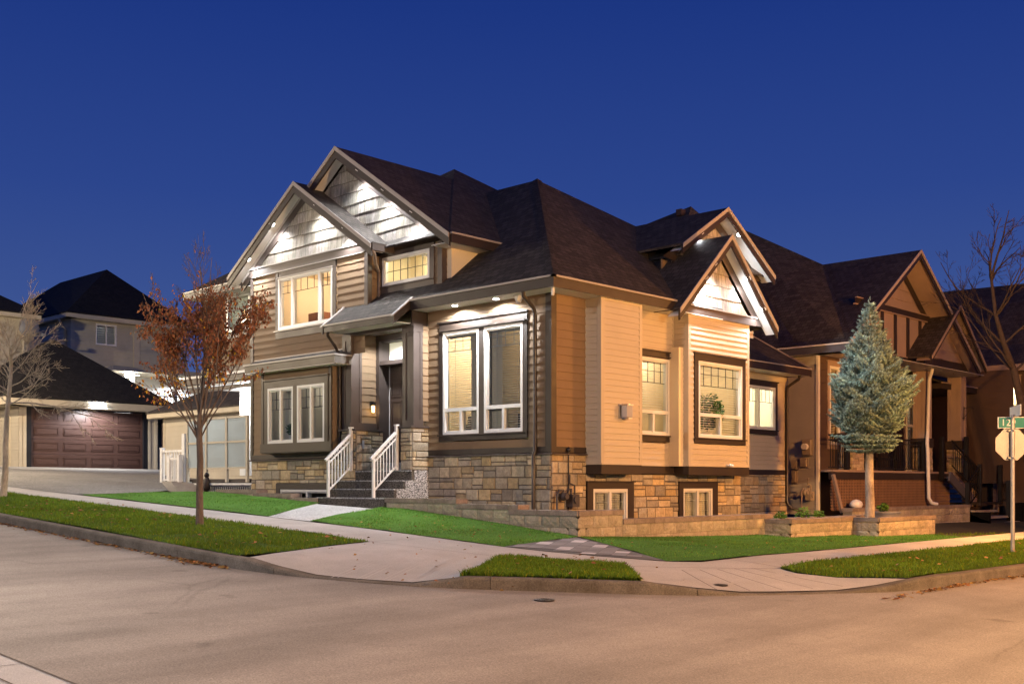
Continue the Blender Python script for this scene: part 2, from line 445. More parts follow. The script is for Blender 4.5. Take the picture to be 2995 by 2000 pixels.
def gable(parent, fr, um, half, ze, slope, o_front, back, wall=None, rake=.24, roof_mat=None, fascia_mat=None, soffit_mat=None, o_wall=0., gut=True, capmat=None, lights=(), hl=None):
    """gable roof over a wall in frame fr: ridge at u=um, eaves at um+-half (height ze), barge boards at offset o_front,
    roof running back to offset -back"""
    roof_mat = roof_mat or m_roof; fascia_mat = fascia_mat or m_trim; soffit_mat = soffit_mat or m_white
    zr = ze + slope*half; r = MB(); th = .05
    for s in (-1, 1):
        hf = hl if (hl and s < 0) else half; zee = zr - slope*hf
        a, b = fr.P(um + s*hf, zee, o_front), fr.P(um, zr, o_front); c, d = fr.P(um, zr, -back), fr.P(um + s*hf, zee, -back)
        slab(r, [a, b, c, d], th)
    ro = obj('gable_roof', r, roof_mat, parent)
    k = math.sqrt(1 + slope*slope); f = MB(); cp = MB(); sf = MB()
    for s in (-1, 1):
        # barge board: vertical-faced board under the roof edge
        hf = hl if (hl and s < 0) else half; e, m = um + s*(hf + .03), um
        ze2 = zr - slope*(hf + .03)
        P = lambda u, z, o: fr.P(u, z, o)
        dz = rake*k*.86
        lowp = [(e, ze2 - .004), (m, zr - .004), (m, zr - .004 - dz), (e, ze2 - .004 - dz)]
        o1, o2 = o_front + .03, o_front - .01
        A = [P(u, z, o1) for u, z in lowp]; B = [P(u, z, o2) for u, z in lowp]
        f.poly(A); f.poly(B[::-1])
        for i in range(4): f.poly([A[i], A[(i+1)%4], B[(i+1)%4], B[i]])
        # second thinner board (shadow line)
        low2 = [(e, ze2 + .01), (m, zr + .01), (m, zr - .07*k), (e, ze2 - .07*k)]
        A = [P(u, z, o1 + .022) for u, z in low2]; B = [P(u, z, o1) for u, z in low2]
        cp.poly(A); cp.poly(B[::-1])
        for i in range(4): cp.poly([A[i], A[(i+1)%4], B[(i+1)%4], B[i]])
        # sloping soffit between barge board and wall
        so = dz*.62
        sf.poly([P(e, ze2 - so, o2), P(m, zr - so, o2), P(m, zr - so, o_wall), P(e, ze2 - so, o_wall)])
    obj('barge_board', f, fascia_mat, ro); obj('drip_edge', cp, capmat or m_gutter, ro); obj('soffit', sf, soffit_mat, ro)
    dzs = rake*k*.86*.62
    for (du, frac, en) in lights:      # du: signed distance from the ridge
        s = 1 if du > 0 else -1
        u = um + du; z = zr - slope*abs(du) - dzs
        o = o_wall + (o_front - o_wall)*frac
        n = -(V((0,0,1)) + fr.ua*s*slope*(1)).normalized()
        if en > 60: pot(ro, fr.P(u, z, o), n, en, aim=n + V((0,0,-.1)) + fr.out*.35, spot=140)
        else: pot(ro, fr.P(u, z, o), n, en, aim=V((0,0,-1)) + fr.out*.05, spot=150, blend=1.)
    return ro
# ================================================================== CORNER HOUSE
H = thing('corner_house', (0, 0, .9), 'large tan and brown corner house with bright gable lights and stone base', 'house')
HP = lambda n, mb, m, par=None, **k: obj(n, mb, m, par or H, **k)
f0 = FX(0.); r0 = FY(0.)
PIT = .154
# --- big window room, street face x = 0
hole = [(.57, 3.0, 2.2, 4.6)]
mb = MB(); siding(mb, f0, rect(.115, 3.33, 2.05, 4.855), PIT, hole); HP('wall', mb, m_fibre)
mb = MB(); siding(mb, r0, rect(.115, .98, 2.05, 4.855), PIT); HP('wall', mb, m_fibre)
t = MB()
t.box(-.03, .115, -.03, .115, 2.05, 4.855)                      # corner post
fbox(t, f0, -.03, 3.345, 1.948, 2.052, 0, .03); fbox(t, r0, 0, .975, 1.948, 2.052, 0, .03)
trim(t, f0, .678, 2.874, 2.345, 4.39, .11, .185, .12); fbox(t, f0, 1.702, 1.848, 2.345, 4.39, 0, .032)
fbox(t, f0, .6, 2.95, 4.41, 4.435, .032, .07)
HP('trim_board', t, m_trim)
c = MB()
for fr, a, b in ((f0, -.07, 3.36), (r0, -.05, .98)):
    c.hexa([fr.P(a,1.915,0), fr.P(b,1.915,0), fr.P(b,1.905,.07), fr.P(a,1.905,.07)], [fr.P(a,1.948,0), fr.P(b,1.948,0), fr.P(b,1.925,.07), fr.P(a,1.925,.07)])
c2 = fbox(c, f0, .64, 2.9, 2.325, 2.347, .03, .075)
HP('ledge', c, m_colm)
for (a, b, bo) in ((.683, 1.702, (.75, 1.66)), (1.848, 2.868, (1.9, 2.82))):
    w = b - a; zr = 2.84; mid = (a+b)/2
    mu = [(a + w*q - .006, a + w*q + .006, 4.0, 4.33) for q in (.28, .5, .72)] + [(a+.05, b-.05, 4.0, 4.012), (a+.05, b-.05, 4.19, 4.2)]
    window(f0, a, b, 2.345, 4.385, H, [(a+.05, b-.05, zr - .035, zr + .035), (mid-.03, mid+.03, 2.39, zr - .035)], muntin=mu, mcol=m_frame,
           blind=[(bo[0], bo[1], 2.42, 4.3)], room=m_room, lamp=80, lampcol=(1,.86,.66), depth=2.2, tilt=.35)
# interior pieces seen between the slats: a dark picture rail, a pale door
mb = MB(); fbox(mb, f0, 1.85, 2.8, 3.62, 3.95, -1.6, -1.5); HP('ceiling_beam', mb, m_door)
for a_, b_, lb in ((.8, 1.62, 'dark sofa behind the blinds of the right hand big front window'), (1.95, 2.75, 'dark sofa behind the blinds of the left hand big front window')):
    T = thing('sofa', (.9, (a_+b_)/2, 2.0), lb, 'sofa', 'sofas in the front room')
    mb = MB(); fbox(mb, f0, a_, b_, 2.2, 2.42, -1.2, -.55); obj('seat', mb, m_dark, T); mb = MB(); fbox(mb, f0, a_, b_, 2.42, 2.74, -.7, -.55); obj('backrest', mb, m_dark, T)
    mb = MB(); fbox(mb, f0, a_ - .06, a_, 2.2, 2.58, -1.2, -.55); obj('armrest', mb, m_dark, T); mb = MB(); fbox(mb, f0, b_, b_ + .06, 2.2, 2.58, -1.2, -.55); obj('armrest', mb, m_dark, T)

# --- stone base
bw = [(.98, 2.43, .3, 1.40), (3.975, 5.44, .3, 1.40)]; fl = FX(-.31); fw = FY(1.3)
for (fr, u0, u1, z0, z1, ho, sd) in ((f0, 0., 3.33, .6, 1.915, (), 11), (r0, 0., .98, .45, 1.915, [(.98, 2.43, .3, 1.40)], 12), (r0, .98, 6.40, .45, 1.56, bw, 13), (fl, 5.62, 9.27, .8, 1.915, [(6.05, 8.2, .7, 1.39)], 14), (fw, 6.4, 10.75, .45, 1.62, (), 15)):
    st = MB(); mo = MB(); stone(st, mo, fr, u0, u1, z0, z1, ho, seed=sd)
    so = HP('stone_base', st, m_stone); HP('mortar_bed', mo, m_mortar, so)
mo = MB(); mo.poly([(6.4, 0, .4), (6.4, 1.3, .4), (6.4, 1.3, 1.56), (6.4, 0, 1.56)]); HP('return_wall', mo, m_mortar)

# --- basement windows
for k, (a, b, fa, fb_) in enumerate(((.985, 2.425, 1.161, 2.235), (3.98, 5.435, 4.131, 5.235))):
    t = MB(); fbox(t, r0, a, fa, .45, 1.40, .0, .045); fbox(t, r0, fb_, b, .45, 1.40, .0, .045); fbox(t, r0, fa, fb_, 1.275, 1.40, .0, .045)
    fbox(t, r0, a - .02, b + .02, 1.40, 1.425, 0, .075); fbox(t, r0, fa, fb_, .45, .55, 0, .045); HP('trim_board', t, m_trim)
    m_ = (fa+fb_)/2; q1, q2 = (fa+m_)/2, (fb_+m_)/2
    window(r0, fa, fb_, .56, 1.275, H, [(m_-.035, m_+.035, .61, 1.22)], muntin=[(q-.007, q+.007, .6, 1.23) for q in (q1, q2)] + [(fa+.05, fb_-.05, z-.006, z+.006) for z in (.8, 1.02)], mcol=m_frame,
           blind=[(fa+.06, fb_-.06, .6, 1.2)], room=m_roomw, depth=1., tilt=.8)
# left basement window under the box bay
t = MB(); fbox(t, fl, 6.05, 8.2, 1.25, 1.39, 0, .05); fbox(t, fl, 6.05, 6.2, .85, 1.25, 0, .05); fbox(t, fl, 8.05, 8.2, .85, 1.25, 0, .05); HP('trim_board', t, m_trim)
window(fl, 6.2, 8.05, .9, 1.25, H, [(7.0, 7.06, .95, 1.2)], room=m_roomw, depth=.8)

# --- vinyl side: box bay 1, middle wall, box bay 2
def bayfront(y, u0, u1, z1, holes=()):
    fr = FY(y); mb = MB(); siding(mb, fr, rect(u0 + .07, u1 - .07, 1.755, z1), .113, holes, .017); return mb
v = bayfront(-.375, .98, 2.21, 4.86); siding(v, FX(.98), rect(-.375, 0, 1.755, 4.86), .113, (), .017)
v.poly([(2.21,-.375,1.55),(2.21,0,1.55),(2.21,0,4.86),(2.21,-.375,4.86)]); HP('box_bay', v, m_vinyl)
v = MB(); siding(v, r0, rect(2.21, 3.82, 1.755, 4.86), .113, [(2.5, 3.78, 2.2, 4.07)], .017); HP('wall', v, m_vinyl)
v = bayfront(-.375, 3.82, 6.13, 4.86, [(4.0, 5.94, 2.2, 4.07)]); siding(v, FX(3.82), rect(-.375, 0, 1.755, 4.86), .113, (), .017)
v.poly([(6.13,-.375,1.55),(6.13,0,1.55),(6.13,0,4.86),(6.13,-.375,4.86)]); HP('box_bay', v, m_vinyl)
p = MB()                                                       # vinyl corner posts and starter strips
for (x, y) in ((.98, -.375), (2.21, -.375), (3.82, -.375), (6.13, -.375)):
    s = 1 if x in (.98, 3.82) else -1
    p.box(x - s*.018, x + s*.07, y - .018, y + .07, 1.755, 4.86)
p.box(3.78, 3.82, -.02, .02, 1.755, 4.86); p.box(.965, .985, -.02, .0, 1.755, 4.86)
fb = FY(-.375)
for a, b in ((.965, 2.22), (3.805, 6.145)): fbox(p, fb, a, b, 1.732, 1.757, 0, .03)
fbox(p, r0, 2.21, 3.82, 1.732, 1.757, 0, .03); fbox(p, FX(.98), -.36, 0, 1.732, 1.757, 0, .02); fbox(p, FX(3.82), -.36, 0, 1.732, 1.757, 0, .02)
HP('corner_post', p, m_vinyl)
t = MB()
for a, b in ((.975, 2.215), (3.815, 6.14)):
    t.box(a, b, -.39, .0, 1.555, 1.732)
fbox(t, r0, 2.215, 3.815, 1.59, 1.732, -.01, .025); fbox(t, r0, 2.2, 3.83, 1.575, 1.592, -.01, .06)
trim(t, r0, 2.55, 3.65, 2.355, 3.93, .125, .125, .125); trim(t, fb, 4.145, 5.838, 2.33, 3.93, .135, .14, .12)
fbox(t, r0, 2.5, 3.7, 3.95, 3.97, .03, .07)
HP('trim_board', t, m_trim)
a, b = 2.555, 3.646; zr = 2.83; m_ = (a+b)/2
window(r0, a, b, 2.36, 3.925, H, [(a+.05, b-.05, zr-.035, zr+.035), (m_-.03, m_+.03, 2.41, zr-.035)],
       muntin=[(a+(b-a)*q-.006, a+(b-a)*q+.006, 3.42, 3.87) for q in (.2,.4,.6,.8)] + [(a+.05,b-.05,3.42,3.432), (a+.05,b-.05,3.66,3.67)], blind=[(a+.07, b-.07, 2.85, 3.86)], room=m_room, lamp=36, bsl=.05, tilt=.3)
a, b = 4.151, 5.833; zr = 2.815; m_ = (a+b)/2
window(fb, a, b, 2.335, 3.925, H, [(a+.05, b-.05, zr-.035, zr+.035), (m_-.03, m_+.03, 2.39, zr-.035)],
       muntin=[(a+(b-a)*q-.006, a+(b-a)*q+.006, 3.42, 3.87) for q in (.17,.34,.5,.67,.84)] + [(a+.05,b-.05,3.42,3.432), (a+.05,b-.05,3.66,3.67)], blind=[(a+.07, b-.07, 2.40, 3.86)], room=m_room, lamp=40, bsl=.05, tilt=.3)

# --- right wing y = 1.3
v = MB(); siding(v, fw, rect(6.4, 10.72, 1.755, 4.2), .113, [(8.3, 10.2, 2.6, 3.95)], .017); HP('wall', v, m_vinyl)
p = MB(); p.box(10.72, 10.8, 1.28, 1.36, 1.62, 4.2); p.box(10.79, 10.8, 1.36, 6., .4, 4.2); fbox(p, fw, 6.4, 10.8, 1.735, 1.757, 0, .025); HP('corner_post', p, m_vinyl)
t = MB(); fbox(t, fw, 6.4, 10.8, 1.6, 1.735, -.01, .025); trim(t, fw, 8.4, 10.13, 2.745, 3.845, .11, .12, .12); HP('trim_board', t, m_trim)
window(fw, 8.4, 10.13, 2.75, 3.845, H, [(9.31, 9.37, 2.8, 3.8)], muntin=[(8.4+q-.005, 8.4+q+.005, 3.45, 3.8) for q in (.2,.4,.6,.75,1.15,1.35,1.55)] + [(8.45,10.08,3.45,3.46)], room=m_roomw, lamp=90, lampcol=(1,.9,.68))
wr = MB(); slab(wr, [(6.4,.82,4.36),(11.1,.82,4.36),(11.1,2.6,5.42),(6.4,2.6,5.42)], .05); ro = HP('wing_roof', wr, m_roof)
t = MB(); fbox(t, FY(.82), 6.4, 11.13, 4.18, 4.345, 0, .03)
for i in (0,):
    t.hexa([(11.1,.79,4.16),(11.14,.79,4.16),(11.14,2.6,5.22),(11.1,2.6,5.22)], [(11.1,.79,4.35),(11.14,.79,4.35),(11.14,2.6,5.41),(11.1,2.6,5.41)])
HP('fascia', t, m_trim, ro)
g = MB(); fbox(g, FY(.82), 6.4, 11.14, 4.345, 4.375, 0, .05); g.hexa([(11.09,.79,4.36),(11.16,.79,4.36),(11.16,2.6,5.42),(11.09,2.6,5.42)], [(11.09,.79,4.385),(11.16,.79,4.385),(11.16,2.6,5.445),(11.09,2.6,5.445)]); HP('drip_edge', g, m_gutter, ro)
g = MB(); g.box(6.4, 11.1, .83, 1.3, 4.175, 4.185); g.poly([(10.8,1.3,4.2),(10.8,2.6,4.2),(10.8,2.6,5.3),(10.8,1.3,4.55)]); HP('soffit', g, m_white, ro)

# --- gable 3 (low right gable over box bay 2) and gable 4 behind it
gable(H, FY(-.375), 4.98, 1.86, 4.89, .935, .275, 2.2, rake=.2, lights=((-.95, .95, 85), (-.6, .9, 22), (.72, .9, 34), (1.35, .9, 26)))
sh = MB(); shakes(sh, FY(-.375), [(3.92,5.06),(6.08,5.06),(5.0,6.12)], seed=5); HP('gable_shakes', sh, m_shake)
t = MB(); fbox(t, fb, 3.62, 6.36, 4.86, 5.03, -.02, .06)
for s in (-1, 1):
    A = [fb.P(4.98 + s*1.72, 4.88, .03), fb.P(4.98, 6.46, .03), fb.P(4.98, 6.2, .03), fb.P(4.98 + s*1.45, 4.88, .03)]
    t.poly(A if s > 0 else A[::-1])
HP('trim_board', t, m_colm)
c = MB(); fbox(c, fb, 3.6, 6.38, 5.03, 5.055, -.02, .08); HP('ledge', c, m_gutter)
gable(H, FY(.45), 6.05, 2.0, 6.30, .615, .33, 3.2, rake=.2, hl=1.72, lights=((-1.0, .9, 120), (.6, .85, 30)))
sh = MB(); shakes(sh, FY(.45), [(4.5,6.15),(7.6,6.15),(6.05,7.2)], seed=6); HP('gable_shakes', sh, m_shake)
v = MB(); siding(v, FY(.46), rect(4.4, 7.7, 4.8, 6.15), .113, (), .017); HP('wall', v, m_vinyl)
t = MB(); fbox(t, FY(.45), 4.4, 7.75, 5.98, 6.14, 0, .05)
for s in (-1, 1):
    fr = FY(.45); t.poly([fr.P(6.05 + s*2.0, 6.2, .03), fr.P(6.05, 7.36, .03), fr.P(6.05, 7.12, .03), fr.P(6.05 + s*1.6, 6.15, .03)])
HP('trim_board', t, m_trim)

# --- main roofs
s79 = .79
R = MB()
zf = lambda x: 5.06 + s79*(x + .45)
slab(R, [(-.45,-.45,zf(-.45)), (3.76,3.76,zf(3.76)), (3.78,5.6,zf(3.78)), (1.55,2.9,zf(1.55)), (0,2.92,zf(0)), (0,3.40,zf(0)), (-.45,3.40,zf(-.45))], .04)
slab(R, [(0,3.40,zf(0)), (0,4.88,zf(0)), (-.31,4.88,zf(-.31)), (-.31,5.68,zf(-.31)), (-.86,5.68,zf(-.86)), (-.86,3.40,zf(-.86))], .04)
slab(R, [(-.45,-.45,zf(-.45)), (5.,-.45,zf(-.45)), (6.3,1.1,zf(1.1)), (6.12,2.68,zf(2.68)), (3.76,3.76,zf(3.76))], .04)
slab(R, [(3.76,3.76,8.386), (6.12,2.68,7.53), (6.6,5.2,6.9), (3.78,5.6,8.40)], .04)
ro = HP('main_roof', R, m_roof)
# hip cap shingles along the corner hip
hc = MB()
for i in range(34):
    a = V((-.45 + i*.125, -.45 + i*.125, 5.06 + s79*i*.125)); b = a + V((.13,.13,.79*.13))
    l = V((-.075, .075, -.058)); r_ = V((.075, -.075, -.058)); u = V((0,0,.018))
    hc.poly([a + l + u*1.5, a + u*1.5, b + u, b + l + u]); hc.poly([a + u*1.5, a + r_ + u*1.5, b + r_ + u, b + u])
HP('hip_cap', hc, m_roof, ro)
t = MB(); g = MB(); sf = MB()
fe = FX(-.45); fe2 = FY(-.45)
fbox(t, fe, -.45, 3.38, 4.85, 5.025, 0, .03); fbox(t, fe2, -.48, 3.3, 4.85, 5.025, 0, .03)
fbox(g, fe, -.51, 3.36, 5.025, 5.06, -.02, .06); fbox(g, fe2, -.51, 3.25, 5.025, 5.06, -.02, .06)
sf.box(-.45, 0, -.45, 3.4, 4.855, 4.87); sf.box(0, 5.0, -.45, 0, 4.855, 4.87)
# portico fascia, rakes, soffit
fp = FX(-.86)
fbox(t, fp, 3.42, 5.66, 4.575, 4.70, 0, .03); fbox(g, fp, 3.40, 5.68, 4.70, 4.735, -.02, .055)
for y in (3.36, 5.68):
    A = [(-.90, zf(-.90) - .17), (-.90, zf(-.9) + .0), (-.40 if y < 4 else -.31, zf(-.40 if y < 4 else -.31)), (-.40 if y < 4 else -.31, zf(-.40 if y < 4 else -.31) - .17)]
    t.hexa([(x, y, z) for x, z in A], [(x, y + .04, z) for x, z in A])
    x2 = A[2][0]
    g.hexa([(-.93, y - .02, zf(-.93) + .004), (-.93, y + .06, zf(-.93) + .004), (x2, y + .06, zf(x2) + .004), (x2, y - .02, zf(x2) + .004)],
           [(-.93, y - .02, zf(-.93) + .03), (-.93, y + .06, zf(-.93) + .03), (x2, y + .06, zf(x2) + .03), (x2, y - .02, zf(x2) + .03)])
t.hexa([(-.42,3.355,4.56),(0.,3.355,4.56),(0.,3.355,4.9),(-.42,3.355,4.9)], [(-.42,3.395,4.56),(0,3.395,4.56),(0,3.395,4.9),(-.42,3.395,4.9)])
sf.box(-.83, -.42, 3.42, 5.66, 4.59, 4.60)
HP('fascia', t, m_trim, ro); HP('gutter', g, m_gutter, ro); HP('soffit', sf, m_white, ro)

# second-storey hips
R = MB(); A = (3.95, 6.75, 9.27)
slab(R, [(-.3, 2.36, 6.3), (-.3, 12.4, 6.3), A], .04); slab(R, [(-.3, 2.36, 6.3), (8.4, 2.36, 6.3), A], .04)
slab(R, [(-.3, 12.4, 6.3), (8.4, 12.4, 6.3), A], .04); slab(R, [(8.4, 2.36, 6.3), (8.4, 12.4, 6.3), A], .04)
R2 = MB(); P_ = (7.2, 1.87, 8.08)
slab(R2, [(4.5,.28,6.3), (8.4,.28,6.3), P_], .04); slab(R2, [(8.4,.28,6.3), (8.4,6.,6.3), P_], .04)
slab(R2, [(4.5,.28,6.3), (4.5,6.,6.3), P_], .04); slab(R2, [(4.5,6.,6.3), (8.4,6.,6.3), P_], .04)
ro2 = HP('upper_roof', R, m_roof); ro3 = HP('upper_roof', R2, m_roof)
t = MB(); fbox(t, FX(-.3), 9.7, 12.4, 6.1, 6.27, 0, .03); HP('fascia', t, m_colm, ro2); t = MB(); fbox(t, FY(2.36), -.3, 4., 6.09, 6.255, 0, .03); HP('fascia', t, m_trim, ro2)
g = MB(); fbox(g, FX(-.3), 9.7, 12.42, 6.27, 6.3, -.02, .05); HP('gutter', g, m_gutter, ro2); g = MB(); fbox(g, FY(2.36), -.3, 4., 6.255, 6.292, -.02, .05); HP('gutter', g, m_gutter, ro2)
g = MB(); g.box(-.3, .2, 9.28, 12.4, 6.11, 6.12); HP('soffit', g, m_white, ro2); g = MB(); g.box(-.3, 4., 2.37, 2.92, 6.1, 6.11); HP('soffit', g, m_white, ro2)
# skylight / vent boxes on the far hips
g = MB(); g.box(6.62, 6.8, 1.75, 1.9, 7.75, 7.9); HP('roof_vent', g, m_trim, ro3)
# plain shell behind the visible faces
b = MB()
b.poly([(.02,2.93,5.1),(2.4,2.93,5.1),(2.4,2.93,6.2),(.02,2.93,6.2)])
b.box(8.3, 8.4, 2.9, 12.2, .6, 6.2); b.box(.3, 8.3, 12.2, 12.3, 4.2, 6.2); b.box(10.7, 10.78, 1.4, 2.6, .4, 4.3); b.box(4.3, 7.8, .62, .66, 4.9, 6.2)
HP('rear_wall', b, m_fibre)

# --- second storey, wall 2 (x = 0) with the high window, gable 2
mb = MB(); siding(mb, f0, rect(3.03, 5.0, 4.9, 6.26), PIT, [(3.13, 4.9, 5.4, 6.27)]); HP('wall', mb, m_fibre); wallpart(H, m_fibre, FY(2.92), rect(0.0, 2.4, 5.0, 6.2), PIT)
t = MB(); fbox(t, f0, 2.9, 3.03, 5.1, 6.26, 0, .03); t.box(-.028, .1, 2.895, 2.92, 5.1, 6.26); trim(t, f0, 3.268, 4.765, 5.54, 6.155, .13, .1, .14, cap=False)
fbox(t, f0, 2.88, 5.2, 6.262, 6.44, -.02, .045); HP('trim_board', t, m_colm)
c = MB(); fbox(c, f0, 2.87, 5.2, 6.44, 6.462, -.02, .07); HP('ledge', c, m_gutter)
a, b = 3.273, 4.76
window(f0, a, b, 5.545, 6.15, H, muntin=[(a+.05+(b-a-.1)*k/6-.006, a+.05+(b-a-.1)*k/6+.006, 5.59, 6.1) for k in range(1,6)] + [(a+.05,b-.05,5.845,5.857)], room=m_room, lamp=55, depth=1.2, lampcol=(1,.9,.62))
gable(H, f0, 6.0, 3.6, 6.287, .676, .3, 4.2, rake=.24, lights=((-.75, .9, 40), (-1.6, .9, 48), (-2.5, .9, 50)))
sh = MB(); shakes(sh, f0, [(3.0,6.465),(9.0,6.465),(6.0,8.46)], seed=8); HP('gable_shakes', sh, m_shake)
t = MB(); t.poly([f0.P(2.75, 6.3, .03), f0.P(6.0, 8.54, .03), f0.P(6.0, 8.26, .03), f0.P(3.1, 6.3, .03)]); HP('trim_board', t, m_colm)

# --- gable 1 (front left) x = -.31
mb = MB(); siding(mb, fl, rect(4.98, 9.18, 4.15, 6.28), PIT, [(5.95, 8.25, 4.72, 6.28)], phase=.05); HP('wall', mb, m_fibre); wallpart(H, m_fibre, FY(4.88), rect(-.30, 0, 4.95, 6.2), PIT)
t = MB(); fbox(t, fl, 4.87, 4.98, 4.9, 6.27, 0, .03); fbox(t, fl, 9.18, 9.29, 4.15, 6.27, 0, .03); t.box(-.335, -.23, 4.86, 4.88, 4.95, 6.27)
fbox(t, fl, 5.97, 6.085, 4.88, 6.28, 0, .032); fbox(t, fl, 8.14, 8.245, 4.88, 6.28, 0, .032); fbox(t, fl, 5.97, 8.245, 4.72, 4.88, 0, .032); fbox(t, fl, 5.97, 8.245, 6.125, 6.27, 0, .02)
fbox(t, fl, 4.86, 9.3, 6.28, 6.455, -.02, .05)
for s in (-1, 1):
    A = [fl.P(7.1 + s*2.5, 6.3, .03), fl.P(7.1, 7.95, .03), fl.P(7.1, 7.7, .03), fl.P(7.1 + s*2.1, 6.3, .03)]; t.poly(A if s < 0 else A[::-1])
HP('trim_board', t, m_colm)
c = MB(); fbox(c, fl, 4.86, 9.3, 6.455, 6.48, -.02, .075); fbox(c, fl, 4.98, 9.18, 6.262, 6.28, 0, .055); fbox(c, fl, 5.95, 8.27, 4.882, 4.905, .03, .07); fbox(c, fl, 6.07, 8.16, 6.108, 6.128, .03, .07)
c.box(-.325, -.285, 9.285, 9.30, 2.05, 6.27); HP('ledge', c, m_gutter)
a, b = 6.09, 8.135; m1, m2 = 6.575, 7.6
mu = [(q-.005, q+.005, 5.76, 6.07) for q in (6.35, 6.84, 7.09, 7.34, 7.85)] + [(a+.05, b-.05, 5.755, 5.766)] + [(6.16, 6.52, 5.92, 5.93), (7.66, 8.08, 5.92, 5.93)]
window(fl, a, b, 4.92, 6.115, H, [(m1-.032, m1+.032, 4.97, 6.07), (m2-.032, m2+.032, 4.97, 6.07)], muntin=mu, room=m_room, lamp=95, lampcol=(1,.76,.53), depth=2.4)
# bedroom: pale door with its casing, chest, lamp shade, mirror
mb = MB(); fbox(mb, fl, 7.55, 8.1, 4.4, 5.62, -2.38, -2.3); fbox(mb, fl, 7.62, 8.03, 5.1, 5.5, -2.3, -2.29); HP('bedroom_door', mb, m_roomw)
mb = MB(); fbox(mb, fl, 7.45, 7.55, 4.4, 5.7, -2.39, -2.27); fbox(mb, fl, 7.45, 8.2, 5.62, 5.72, -2.39, -2.27); HP('door_casing', mb, m_frame)
mb = MB(); fbox(mb, fl, 7.7, 8.25, 4.4, 5.42, -1.3, -.9); T = obj('wardrobe', mb, M('walnut_furniture', (.19,.07,.03), .4, .2, 5., 0, 60, .4, stretch=(5,5,.7))); tag(T, 'reddish wooden chest seen low in the upstairs front window', 'chest')
mb = MB(); mb.sphere(fl.P(6.85, 4.98, -.6), .12, 12); tag(obj('cushion', mb, M('violet_cloth', (.2,.17,.35), .9, .1)), 'violet cushion on the sill of the upstairs front window', 'cushion')
mb = MB(); fbox(mb, fl, 6.12, 6.16, 4.5, 5.5, -1.6, -1.5); fbox(mb, fl, 6.45, 6.5, 4.5, 5.5, -1.6, -1.5); fbox(mb, fl, 6.12, 6.5, 5.5, 5.58, -1.6, -1.5); tag(obj('mirror_frame', mb, M('copper_frame', (.45,.2,.1), .4)), 'copper coloured mirror frame at the right of the upstairs front window', 'mirror')
gable(H, fl, 7.1, 2.68, 6.335, .66, .3, 2.9, rake=.24, lights=((.95, .85, 44), (1.95, .85, 44), (-.75, .85, 44), (-1.75, .85, 44)))
sh = MB(); shakes(sh, fl, [(5.05,6.48),(9.15,6.48),(7.1,7.86)], seed=9); HP('gable_shakes', sh, m_shake)
g = MB(); g.box(-.62, 0., 4.36, 4.44, 6.19, 6.33); g.box(-.63, 0., 4.35, 4.45, 6.33, 6.345); HP('gutter', g, m_colm)

# --- left wing (x = .2) over the patio
fx = FX(.2); mb = MB(); siding(mb, fx, rect(9.29, 12.3, 4.35, 6.15), PIT, [(10.0, 11.25, 5.05, 6.16)]); HP('wall', mb, m_fibre)
t = MB(); trim(t, fx, 10.1, 11.15, 5.2, 6.14, .1, .0, .16, cap=False); fbox(t, fx, 9.28, 12.4, 4.2, 4.35, -.05, .02); fbox(t, fx, 9.28, 13.2, 3.985, 4.14, -.05, .03); fbox(t, fx, 9.28, 13.2, 3.80, 3.9, -.25, -.1); HP('trim_board', t, m_colm)
c = MB(); fbox(c, fx, 9.28, 13.2, 4.14, 4.2, -.05, .07); c.box(.2, 4., 9.28, 13.2, 3.93, 3.95); HP('ledge', c, m_white)
window(fx, 10.1, 11.15, 5.2, 6.14, H, muntin=[(10.45-.006, 10.45+.006, 5.75, 6.1), (10.8-.006, 10.8+.006, 5.75, 6.1), (10.15,11.1,5.75,5.762), (10.15,11.1,5.92,5.93)], mcol=m_frame, blind=[(10.17, 11.08, 5.25, 6.08)], room=m_roomw, lamp=9, lampcol=(.8,1,.85), tilt=.9, depth=1.)
b = MB(); b.box(4.0, 4.1, 9.2, 13.6, 1.2, 3.95); b.box(.0, 4., 9.27, 9.30, 1., 4.2); HP('patio_wall', b, m_fibre)
b = MB(); b.box(1.6, 1.84, 12.55, 12.8, 1.6, 3.93); HP('post', b, m_white)
pot(H, (1.1, 10.6, 3.925), (0,0,-1), 18)

# --- box bay with twin windows, x = -.6
fbx = FX(-.6); mb = MB(); siding(mb, fbx, rect(5.84, 8.34, 3.74, 3.92), PIT); [mb.poly([fbx.P(a_,c_,-.004), fbx.P(b_,c_,-.004), fbx.P(b_,d_,-.004), fbx.P(a_,d_,-.004)]) for (a_,b_,c_,d_) in minus(minus([(5.78,8.4,2.1,3.74)], (5.985,6.985,2.29,3.55)), (7.14,8.13,2.29,3.55))]
HP('box_bay', mb, m_fibre); wallpart(H, m_fibre, FY(5.76), rect(-.59, -.31, 2.1, 3.92), PIT); wallpart(H, m_fibre, fl, rect(8.4, 9.19, 2.05, 4.0), PIT); wallpart(H, m_fibre, fl, rect(5.63, 5.8, 2.05, 4.2), PIT)
t = MB()
for u in (5.77, 8.33): fbox(t, fbx, u - .01, u + .08, 2.08, 3.92, -.02, .02)
fbox(t, fbx, 5.86, 8.27, 3.55, 3.72, 0, .035); fbox(t, fbx, 5.83, 8.3, 3.72, 3.748, 0, .065)
for u0, u1 in ((5.86, 5.985), (6.985, 7.14), (8.13, 8.27)): fbox(t, fbx, u0, u1, 2.29, 3.55, 0, .035)
fbox(t, fbx, 5.74, 8.42, 2.08, 2.29, -.02, .045); t.box(-.6, -.31, 5.74, 8.42, 2.06, 2.08)
